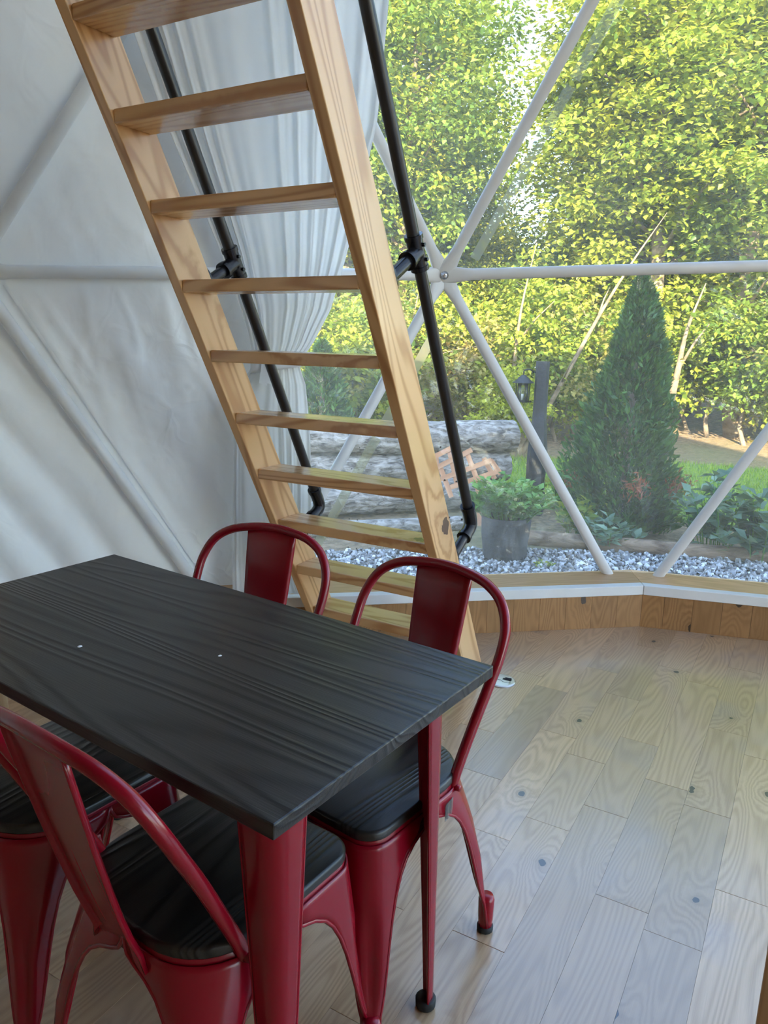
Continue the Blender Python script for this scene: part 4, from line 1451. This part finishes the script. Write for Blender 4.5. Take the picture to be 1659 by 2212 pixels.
def tree_proto(name, rad, nclus, nleaf, lsize, lm, bm_, zbase, h, r, spread=0.33, nbr=18, shell=0.5):
    root = empty(name)
    cm, K = crown('crown', rad, nclus, nleaf, lsize, lm, spread, shell)
    obj('crown', cm, root, loc=(0, 0, zbase))
    obj('trunk', trunk_mesh('trunk', h, r, K, bm_, zbase, nbr), root)
    return root
protos = {
    'tall_a': tree_proto('leafy_tree', (2.3, 2.3, 3.9), 430, 66, 0.105, 'leaf_a', 'bark_tree', 1.7, 8.6, 0.15, 0.5),
    'tall_b': tree_proto('leafy_tree', (2.0, 2.1, 3.4), 380, 66, 0.10, 'leaf_b', 'bark_pale', 2.0, 7.6, 0.12, 0.46),
    'tall_y': tree_proto('leafy_tree', (2.1, 2.0, 3.2), 370, 64, 0.10, 'leaf_y', 'bark_tree', 1.6, 7.0, 0.11, 0.46),
    'bush_a': tree_proto('woodland_shrub', (1.2, 1.2, 1.05), 110, 60, 0.085, 'leaf_a', 'bark_tree', 0.15, 1.7, 0.03, 0.3, 10, 0.35),
    'bush_b': tree_proto('woodland_shrub', (1.1, 1.2, 1.15), 110, 60, 0.08, 'leaf_b', 'bark_tree', 0.1, 1.8, 0.03, 0.3, 10, 0.35),
    'bush_y': tree_proto('woodland_shrub', (0.9, 0.9, 0.9), 80, 55, 0.085, 'leaf_y', 'bark_pale', 0.3, 1.6, 0.025, 0.27, 10, 0.35),
    'bush_d': tree_proto('woodland_shrub', (1.1, 1.1, 0.9), 90, 60, 0.07, 'leaf_dry', 'bark_tree', 0.05, 1.4, 0.03, 0.3, 12, 0.35),
}
used = set()
def plant(kind, azim, dist, s, label, cat, group, rz=None, sz=None):
    a_ = math.radians(azim)
    x, y = dist * math.cos(a_), dist * math.sin(a_)
    o = protos[kind]
    if kind in used: o = copy_tree(o)
    used.add(kind)
    o.location = (x, y, gh(x, y) + 0.0)
    o.rotation_euler = (0, 0, random.uniform(0, 2 * PI) if rz is None else rz)
    o.scale = (s, s, s if sz is None else sz)
    tag(o, label, cat, group)
    return o
TG = 'leafy trees of the woods beyond the lawn'
TLAB = {'tall_a': 'tall sunlit green tree of the woods beyond the lawn', 'tall_b': 'tall deeper green tree with pale trunk in the woods', 'tall_y': 'tall yellow-green tree in the woods'}
TSPOT = {(121.4, 16.5): 'yellow-green tree just left of the patch of open sky', (115.8, 16.0): 'short green tree right below the patch of open sky',
         (107.4, 14.0): 'tall leafy tree just right of the patch of open sky, behind the evergreen', (124.0, 13.2): 'tall green tree directly above the white strut hub',
         (125.5, 16.5): 'tall tree between the black handrail and the strut hub', (129.0, 14.0): 'yellow-green tree beside the upper edge of the curtain',
         (103.5, 15.2): 'yellow-green tree reaching the upper right corner of the window', (100.5, 12.8): 'deep green tree cut by the right edge above the level strut'}
# azimuth, distance from the camera, size
for kind, azm, ds, s in [
    ('tall_y', 143, 13.0, 1.15), ('tall_a', 137, 15.5, 1.15), ('tall_b', 133, 12.6, 1.0), ('tall_y', 129.0, 14.0, 1.05), ('tall_a', 125.5, 16.5, 1.05),
    ('tall_b', 124.0, 13.2, 0.95), ('tall_y', 121.4, 16.5, 0.86), ('tall_b', 115.8, 16.0, 0.52), ('tall_a', 107.4, 14.0, 1.0), ('tall_b', 108.0, 17.0, 1.15),
    ('tall_a', 106.5, 13.0, 1.05), ('tall_y', 103.5, 15.2, 1.15), ('tall_b', 100.5, 12.8, 1.1), ('tall_a', 96.5, 15.5, 1.2), ('tall_y', 92.0, 13.5, 1.1), ('tall_b', 87.0, 15.0, 1.2),
    ('tall_a', 148.5, 16.5, 1.2), ('tall_b', 154.0, 13.5, 1.1),
    ('tall_b', 141, 22, 1.5), ('tall_a', 134.5, 23, 1.45), ('tall_b', 128, 24, 1.05), ('tall_a', 122.5, 26, 0.85), ('tall_b', 118.5, 26, 0.75), ('tall_a', 107.5, 26, 0.95),
    ('tall_b', 104.0, 24, 1.15), ('tall_a', 98.5, 23, 1.6), ('tall_b', 93.5, 22, 1.5), ('tall_a', 81.0, 19, 1.4)]:
    plant(kind, azm, ds, s, TSPOT.get((azm, ds), TLAB[kind]), 'tree', TLAB[kind].split(' tree')[0] + ' trees', sz=s * (0.98 if 119 < azm < 136 else 0.80))
SLAB = {'bush_a': 'bushy green shrub at the edge of the woods', 'bush_b': 'dark green shrub at the edge of the woods', 'bush_y': 'bright yellow-green shrub at the edge of the woods', 'bush_d': 'dry straw-coloured brush at the edge of the woods'}
rs = random.Random(3)
for i in range(44):
    azm = 84 + 68 * (i + rs.uniform(0, 1)) / 44
    kind = rs.choice(['bush_a', 'bush_b', 'bush_a', 'bush_d', 'bush_b'])
    ds = rs.uniform(11.4, 14.5) if azm < 124 else rs.uniform(9.6, 13.0)
    plant(kind, azm, ds, rs.uniform(0.75, 1.25), SLAB[kind], 'shrub', SLAB[kind].split(' shrub')[0].split(' brush')[0] + ' woodland shrubs')
for i in range(22):
    azm = 84 + 68 * (i + rs.uniform(0, 1)) / 22
    kind = rs.choice(['bush_a', 'bush_b', 'bush_b'])
    plant(kind, azm, rs.uniform(16, 21), rs.uniform(1.6, 2.4), SLAB[kind], 'shrub', SLAB[kind].split(' shrub')[0] + ' woodland shrubs')
for azm, ds, s in ((116.2, 9.6, 0.62), (131.5, 10.2, 0.8)):
    plant('bush_y', azm, ds, s, SLAB['bush_y'], 'shrub', 'bright yellow-green woodland shrubs')

# leaning bare sapling and the pale trunks in the brush
def bare(name, pts, r, material, label):
    mb = MB()
    p = catmull([Vector(q) for q in pts], 4)
    mb.tube(p, [r * (1 - 0.9 * i / (len(p) - 1)) for i in range(len(p))], 8)
    rr_ = random.Random(len(label))
    for k in range(2):
        b_ = p[int(len(p) * (0.35 + 0.17 * k)) % len(p)]
        d_ = Vector((rr_.uniform(-1, 1), rr_.uniform(-1, 1), rr_.uniform(0.4, 1.2))).normalized() * rr_.uniform(0.4, 0.9)
        mb.tube([b_, b_ + d_ * 0.5 + Vector((0, 0, 0.05)), b_ + d_], [r * 0.35, r * 0.25, r * 0.1], 6)
    base = p[0].copy()
    mb.v = [tuple(Vector(v) - base) for v in mb.v]
    o = mb.build(name, material, None, smooth=True, loc=base)
    return tag(o, label, 'tree')
bare('leaning_sapling', [(-4.42, 9.35, -0.25), (-4.1, 9.55, 0.5), (-3.64, 9.8, 1.6), (-3.3, 9.95, 2.3), (-3.0, 10.2, 2.9)], 0.042, 'bark_pale', 'thin bare sapling leaning to the right behind the lantern post')
bare('broken_trunk', [(-2.95, 10.9, -0.2), (-2.92, 10.92, 0.4), (-2.86, 10.93, 0.95), (-2.80, 10.95, 1.5), (-2.66, 11.1, 2.1)], 0.075, 'bark_pale', 'pale sunlit trunk rising behind the right side of the cone-shaped evergreen')
bare('slim_trunk', [(-4.75, 9.6, -0.2), (-4.72, 9.65, 0.8), (-4.68, 9.7, 1.7), (-4.6, 9.9, 2.6)], 0.045, 'bark_pale', 'slim pale upright trunk just left of the lantern post')
bare('slim_trunk', [(-6.0, 8.75, -0.2), (-6.02, 8.8, 0.6), (-5.95, 8.85, 1.2), (-5.9, 9.0, 1.9)], 0.05, 'bark_pale', 'upright pale trunk standing behind the log stack')
bare('slim_trunk', [(-6.7, 7.6, -0.2), (-6.75, 7.6, 0.8), (-6.7, 7.7, 1.6), (-6.6, 7.9, 2.4)], 0.07, 'bark_tree', 'grey trunk seen between the curtain edge and the ladder')

# ---- stacked logs
def log(name, p, q, r, material, label, group=None, seg=110, ring=56, ridges=1.0, seed=0):
    p, q = Vector(p), Vector(q)
    L = (q - p).length
    vs_, fs_ = [], []
    for i in range(seg + 1):
        x = -L / 2 + L * i / seg
        for k in range(ring):
            a_ = 2 * PI * k / ring
            n1 = noise.noise(Vector((x * 2.2 + seed, math.cos(a_) * 9, math.sin(a_) * 9)))
            n2 = noise.noise(Vector((x * 6 + seed, math.cos(a_) * 17, math.sin(a_) * 17)))
            n0 = noise.noise(Vector((x * 0.9 + seed, math.cos(a_), math.sin(a_) + 5)))
            rad = r * (1 + 0.09 * n0 + ridges * (0.11 * abs(n1) + 0.07 * n2))
            vs_.append((x, rad * math.cos(a_), rad * math.sin(a_)))
    for i in range(seg):
        for k in range(ring):
            k2 = (k + 1) % ring
            fs_.append((i * ring + k, i * ring + k2, (i + 1) * ring + k2, (i + 1) * ring + k))
    root = empty(name, (p + q) / 2)
    d = (q - p).normalized()
    root.rotation_euler = d.to_track_quat('X', 'Z').to_euler()
    me = fix_normals(mesh('bark', vs_, fs_, material, True))
    obj('bark', me, root)
    for sg, i in ((-1, 0), (1, seg)):
        ev = [(sg * (L / 2 - 0.002), vs_[i * ring + k][1] * 0.97, vs_[i * ring + k][2] * 0.97) for k in range(ring)] + [(sg * (L / 2 - 0.002), 0, 0)]
        obj('cut_end', fix_normals(mesh('cut_end', ev, [(k, (k + 1) % ring, ring) for k in range(ring)], 'log_end')), root)
    return tag(root, label, 'log', group)
lg_ = 'logs stacked beside the lantern post'
log('bark_log', (-4.95, 4.05, 0.515), (-3.13, 6.47, 0.45), 0.142, 'bark', 'top log of the bark-covered stack beside the lantern post', lg_, seed=1)
log('bark_log', (-4.98, 4.10, 0.235), (-3.17, 6.43, 0.17), 0.138, 'bark', 'middle log of the bark-covered stack beside the lantern post', lg_, seed=9)
log('bark_log', (-4.90, 3.98, -0.045), (-3.24, 6.20, -0.05), 0.140, 'bark', 'lowest log of the bark-covered stack, lying on the ground', lg_, seed=17)
log('border_log', (-4.5, 3.6, -0.155), (-3.02, 5.35, -0.155), 0.06, 'bark', 'thin grey log lying on the gravel in front of the log stack', seed=23, seg=70, ring=28)
log('border_log', (-2.62, 5.22, -0.165), (1.2, 6.62, -0.16), 0.062, 'bark_brown', 'long weathered log edging the garden bed behind the gravel', seed=31, ridges=0.6, seg=140, ring=28)

# ---- lantern post and lantern
lp = empty('lantern_post', (-2.79, 6.28, GZ - 0.03))
tag(lp, 'square garden post wrapped in black plastic beside the log stack', 'post')
mb = MB()
rows = 26
hh_ = 1.16 - GZ + 0.03
for i in range(rows + 1):
    z = hh_ * i / rows
    for k in range(16):
        a_ = 2 * PI * (k + 0.5) / 16
        c_, s_2 = math.cos(a_), math.sin(a_)
        rr_ = 0.060 / max(abs(c_), abs(s_2)) * (0.96 if True else 1)
        j_ = 1 + (0.14 * noise.noise(Vector((c_ * 2, s_2 * 2, z * 5))) if z < hh_ * 0.72 else 0)
        j_ *= 1.0 + 0.42 * max(0.0, min(1.0, (hh_ * 0.72 - z) / (hh_ * 0.3)))
        mb.v.append((rr_ * c_ * j_, rr_ * s_2 * j_, z))
for i in range(rows):
    for k in range(16):
        k2 = (k + 1) % 16
        mb.f.append((i * 16 + k, i * 16 + k2, (i + 1) * 16 + k2, (i + 1) * 16 + k))
mb.f += [tuple(range(16))[::-1], tuple(rows * 16 + k for k in range(16))]
mb.build('wrapped_shaft', 'post_wrap', lp, rot=(0, 0, 0.35), auto=0.6)
hook_d = Vector((-0.62, -0.60, 0)).normalized()
mb = MB()
mb.tube(catmull([Vector((0, 0, 1.27)) + hook_d * 0.058, Vector((0, 0, 1.30)) + hook_d * 0.12, Vector((0, 0, 1.29)) + hook_d * 0.165, Vector((0, 0, 1.258)) + hook_d * 0.17], 5), 0.006, 8)
mb.build('hook', 'black_iron', lp, smooth=True)
mb = MB(); mb.lathe([(0.001, 0.0), (0.012, 0.002), (0.012, 0.006), (0.001, 0.009)], 10)
mb.build('bolt_head', 'steel', lp, loc=Vector((0, 0, 1.315)) + hook_d * 0.068, rot=(PI / 2, 0, -0.8))
lt = empty('garden_lantern', Vector(lp.location) + hook_d * 0.17 + Vector((0, 0, 1.018)))
tag(lt, 'small dark metal lantern with glass sides hanging from the black post', 'lantern')
mb = MB(); mb.lathe([(0.092, 0.165), (0.094, 0.170), (0.05, 0.202), (0.046, 0.212), (0.028, 0.222), (0.022, 0.232), (0.006, 0.236)], 24)
mb.build('roof', 'post_wrap', lt, auto=0.7)
mb = MB(); mb.lathe([(0.075, 0.0), (0.080, 0.006), (0.080, 0.012), (0.055, 0.016)], 24)
mb.build('base', 'black_iron', lt, auto=0.7)
for k in range(4):
    a_ = PI / 4 + k * PI / 2
    mb = MB(); mb.tube([(0.058 * math.cos(a_), 0.058 * math.sin(a_), 0.014), (0.064 * math.cos(a_), 0.064 * math.sin(a_), 0.168)], 0.005, 6)
    mb.build('corner_bar', 'black_iron', lt)
mb = MB()
mb.lathe([(0.047, 0.016), (0.047, 0.165)], 20)
mb.f = mb.f[:-2]
mb.build('glass', 'glass', lt, smooth=True, solid=0.002)
mb = MB(); mb.tube([(0, 0, 0.016), (0, 0, 0.07)], 0.012, 10)
mb.build('candle', 'white_paint', lt)
mb = MB(); mb.tube([(0.0, 0.0, 0.233), (0.0, 0.0, 0.248)], 0.004, 6)
mb.build('hanging_ring', 'black_iron', lt)

# ---- lattice scrap leaning on the logs
la = empty('trellis', (-3.0, 5.52, 0.0))
tag(la, 'broken scrap of tan wooden lattice leaning on the log stack', 'lattice')
ex = Vector((0.89, 0.455, 0)).normalized()
ez = Vector((-0.10, 0.16, 0.98)).normalized()
def slat(c0, c1, back):
    p_, q_ = Vector(c0), Vector(c1)
    P_ = ex * p_.x + ez * p_.y; Q_ = ex * q_.x + ez * q_.y
    d_ = (Q_ - P_); L = d_.length; d_.normalize()
    nn_ = ex.cross(ez).normalized(); s_ = nn_.cross(d_).normalized()
    mb = MB(); mb.box(-L / 2, L / 2, -0.021, 0.021, -0.0035, 0.0035)
    o = mb.build('slat', 'lattice_wood', la)
    mt = Matrix((d_, s_, nn_)).transposed().to_4x4()
    mt.translation = (P_ + Q_) / 2 + nn_ * (0.0037 * back)
    o.matrix_local = mt
for c0, c1 in (((-0.36, 0.36), (-0.20, 0.45)), ((-0.37, 0.25), (-0.03, 0.44)), ((-0.37, 0.145), (0.14, 0.36)), ((-0.20, 0.115), (0.20, 0.27))):
    slat(c0, c1, 1)
for c0, c1 in (((-0.335, 0.39), (-0.30, 0.02)), ((-0.225, 0.44), (-0.145, 0.14)), ((-0.08, 0.43), (0.03, 0.17)), ((0.07, 0.375), (0.17, 0.20)), ((0.13, 0.36), (0.215, 0.245)), ((-0.30, 0.30), (-0.19, 0.03))):
    slat(c0, c1, -1)
slat((0.02, 0.22), (0.06, -0.20), -1)
slat((-0.32, 0.10), (-0.33, -0.20), 1)

# ---- potted herb
pot = empty('grow_bag', (-2.33, 4.78, GZ - 0.004))
tag(pot, 'black fabric grow bag standing on the gravel', 'planter')
mb = MB()
npz = [(0.148, 0.0), (0.155, 0.01), (0.160, 0.08), (0.166, 0.17), (0.172, 0.26), (0.176, 0.31), (0.170, 0.312), (0.164, 0.27)]
ns = 40
for r_, z in npz:
    for k in range(ns):
        a_ = 2 * PI * k / ns
        j_ = 1 + 0.06 * noise.noise(Vector((math.cos(a_) * 3, math.sin(a_) * 3, z * 9))) + 0.03 * noise.noise(Vector((math.cos(a_) * 8, math.sin(a_) * 8, z * 20)))
        mb.v.append((r_ * j_ * math.cos(a_), r_ * j_ * math.sin(a_), z))
for i in range(len(npz) - 1):
    for k in range(ns):
        k2 = (k + 1) % ns
        mb.f.append((i * ns + k, i * ns + k2, (i + 1) * ns + k2, (i + 1) * ns + k))
mb.f += [tuple(range(ns))[::-1]]
mb.build('bag', 'pot_fabric', pot, smooth=True)
mb = MB(); mb.lathe([(0.155, 0.262), (0.15, 0.272), (0.05, 0.278)], 30)
mb.build('soil', 'soil', pot, smooth=True)
def bushy(name, loc, label, cat, n_st, h, rad, lsize, lm, nl=10, flop=0.5, asp=0.3, stem_m='leaf_herb', group=None, droop=0.0):
    root = empty(name, loc)
    st = MB()
    C, D, T = [], [], []
    for k in range(n_st):
        a_ = rng.uniform(0, 2 * PI); b_ = rng.uniform(0, 1) ** 0.6
        base = Vector((0.45 * rad * b_ * math.cos(a_), 0.45 * rad * b_ * math.sin(a_), 0))
        hk = h * rng.uniform(0.55, 1.05) * (1 - 0.35 * b_)
        top = Vector((rad * b_ * math.cos(a_ + rng.normal(0, 0.2)), rad * b_ * math.sin(a_), hk))
        mid = base.lerp(top, 0.5) + Vector((0, 0, hk * flop * 0.3))
        pth = catmull([base, mid, top], 4)
        st.tube(pth, [0.004 * (1 - 0.08 * q) for q in range(len(pth))], 4)
        tk = rng.normal(0.5, 0.18)
        for q in range(nl):
            t = rng.uniform(0.25, 1.0)
            p_ = pth[int(t * (len(pth) - 1))]
            az_ = rng.uniform(0, 2 * PI)
            d_ = np.array([math.cos(az_), math.sin(az_), rng.uniform(-0.2, 0.8) - droop])
            C.append(np.array(p_) + d_ * lsize * 0.5); D.append(d_); T.append(np.clip(tk + rng.normal(0, 0.15) + 0.25 * (t - 0.6), 0, 1))
    C, D, T = np.array(C), np.array(D), np.array(T)
    me = leaf_mesh('foliage', C, D, rng.uniform(0.7, 1.3, len(C)) * lsize, lm, T, aspect=asp, nrm=np.tile([0, 0, 1.0], (len(C), 1)))
    obj('foliage', me, root)
    sm = mesh('stems', st.v, st.f, stem_m, True)
    at = sm.attributes.new('tint', 'FLOAT', 'POINT'); at.data.foreach_set('value', np.full(len(sm.vertices), 0.35, np.float32))
    obj('stems', sm, root)
    return tag(root, label, cat, group)
bushy('potted_herb', (-2.33, 4.78, GZ + 0.27), 'bushy green leafy herb growing in the black grow bag', 'plant', 90, 0.36, 0.36, 0.062, 'leaf_herb', 13)
WG = 'leafy plants in the garden bed'
for (x, y, h, r_, lm, ls, lb) in [
    (-2.15, 5.75, 0.45, 0.30, 'leaf_b', 0.08, 'loose weedy plant right of the grow bag in the garden bed'),
    (-1.85, 5.55, 0.30, 0.25, 'leaf_gray', 0.09, 'low grey-green plant in front of the cone-shaped evergreen'),
    (-1.15, 5.95, 0.75, 0.30, 'leaf_gray', 0.10, 'tall leafy stalks just right of the cone-shaped evergreen'),
    (-0.85, 5.95, 0.52, 0.38, 'leaf_gray', 0.13, 'broad-leaved grey-green plant right of the evergreen near the log edging'),
    (-0.45, 6.05, 0.62, 0.36, 'leaf_gray', 0.12, 'grey-green leafy plant at the right edge behind the slanting strut'),
    (-2.62, 6.75, 0.55, 0.28, 'leaf_herb', 0.07, 'fresh green weeds at the foot of the lantern post'),
    (-2.45, 6.3, 0.50, 0.26, 'leaf_b', 0.07, 'dark green weeds between the lantern post and the evergreen'),
    (0.0, 6.3, 0.6, 0.4, 'leaf_gray', 0.12, 'leafy grey-green plant in the bed beyond the right edge of view')]:
    bushy('garden_plant', (x, y, GZ - 0.03), lb, 'plant', 26, h, r_, ls, lm, 11, asp=0.32, group=WG)
bushy('gravel_weed', (-2.0, 4.72, GZ - 0.005), 'tiny yellow-green weed sprouting from the gravel beside the grow bag', 'plant', 14, 0.06, 0.10, 0.02, 'leaf_y', 6)

# ---- cone-shaped evergreens
def arbor(name, loc, h, r, n, label, fl=0.075, red=True):
    root = empty(name, loc)
    t = rng.uniform(0, 1, n) ** 1.25
    a_ = rng.uniform(0, 2 * PI, n)
    prof = np.interp(t, [0, 0.06, 0.18, 0.4, 0.65, 0.85, 0.96, 1.0], [0.72, 0.97, 1.0, 0.82, 0.56, 0.33, 0.15, 0.04])
    lump = 1 + 0.27 * np.sin(a_ * 3 + t * 11) * np.cos(t * 17 + a_ * 2) + 0.1 * np.sin(a_ * 7 + t * 23)
    rr_ = r * prof * lump * rng.uniform(0.62, 1.06, n)
    C = np.stack([rr_ * np.cos(a_), rr_ * np.sin(a_), h * (0.02 + 0.98 * t)], 1)
    D = np.stack([np.cos(a_) * 0.7, np.sin(a_) * 0.7, np.full(n, 0.75)], 1) + rng.normal(0, 0.38, (n, 3))
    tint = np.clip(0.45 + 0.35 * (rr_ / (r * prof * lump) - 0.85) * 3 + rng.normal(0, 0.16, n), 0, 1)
    size = rng.uniform(0.6, 1.3, n) * fl
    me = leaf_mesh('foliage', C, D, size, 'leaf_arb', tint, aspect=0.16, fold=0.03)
    obj('foliage', me, root)
    if red:
        for (px, pz, s_) in ((0.10, 0.62, 0.10), (0.42, 0.58, 0.12), (-0.42, 0.60, 0.07)):
            m_ = 140
            view = np.array([0.30, -0.95]) ; side = np.array([0.95, 0.30])
            rad_ = r * 1.0
            depth = math.sqrt(max(0.02, rad_ ** 2 - px ** 2)) * 0.98
            c0 = np.array([side[0] * px + view[0] * depth, side[1] * px + view[1] * depth, pz - 0.15])
            C = c0 + rng.normal(0, s_ * 0.45, (m_, 3)); D = rng.normal(0, 0.5, (m_, 3)) + np.array([0.2, -0.5, 0.6])
            obj('browned_spray', leaf_mesh('browned_spray', C, D, rng.uniform(0.5, 1.2, m_) * 0.06, 'leaf_red', np.clip(rng.normal(0.5, 0.2, m_), 0, 1), aspect=0.14), root)
    mb = MB(); mb.tube([(0, 0, -0.1), (0.01, 0, h * 0.5), (0, 0, h * 0.93)], [0.04, 0.03, 0.006], 8)
    obj('trunk', mesh('trunk', mb.v, mb.f, 'bark_tree', True), root)
    return tag(root, label, 'evergreen')
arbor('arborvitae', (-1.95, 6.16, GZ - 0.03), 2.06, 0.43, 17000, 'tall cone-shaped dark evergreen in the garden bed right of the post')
arbor('arborvitae', (-5.6, 6.6, GZ - 0.03), 1.5, 0.45, 5000, 'smaller dark evergreen behind the log stack, seen past the curtain', fl=0.09, red=False)

# remove prototypes that were never planted
for k, o in list(protos.items()):
    if k not in used:
        for ch in list(o.children): bpy.data.objects.remove(ch)
        bpy.data.objects.remove(o)
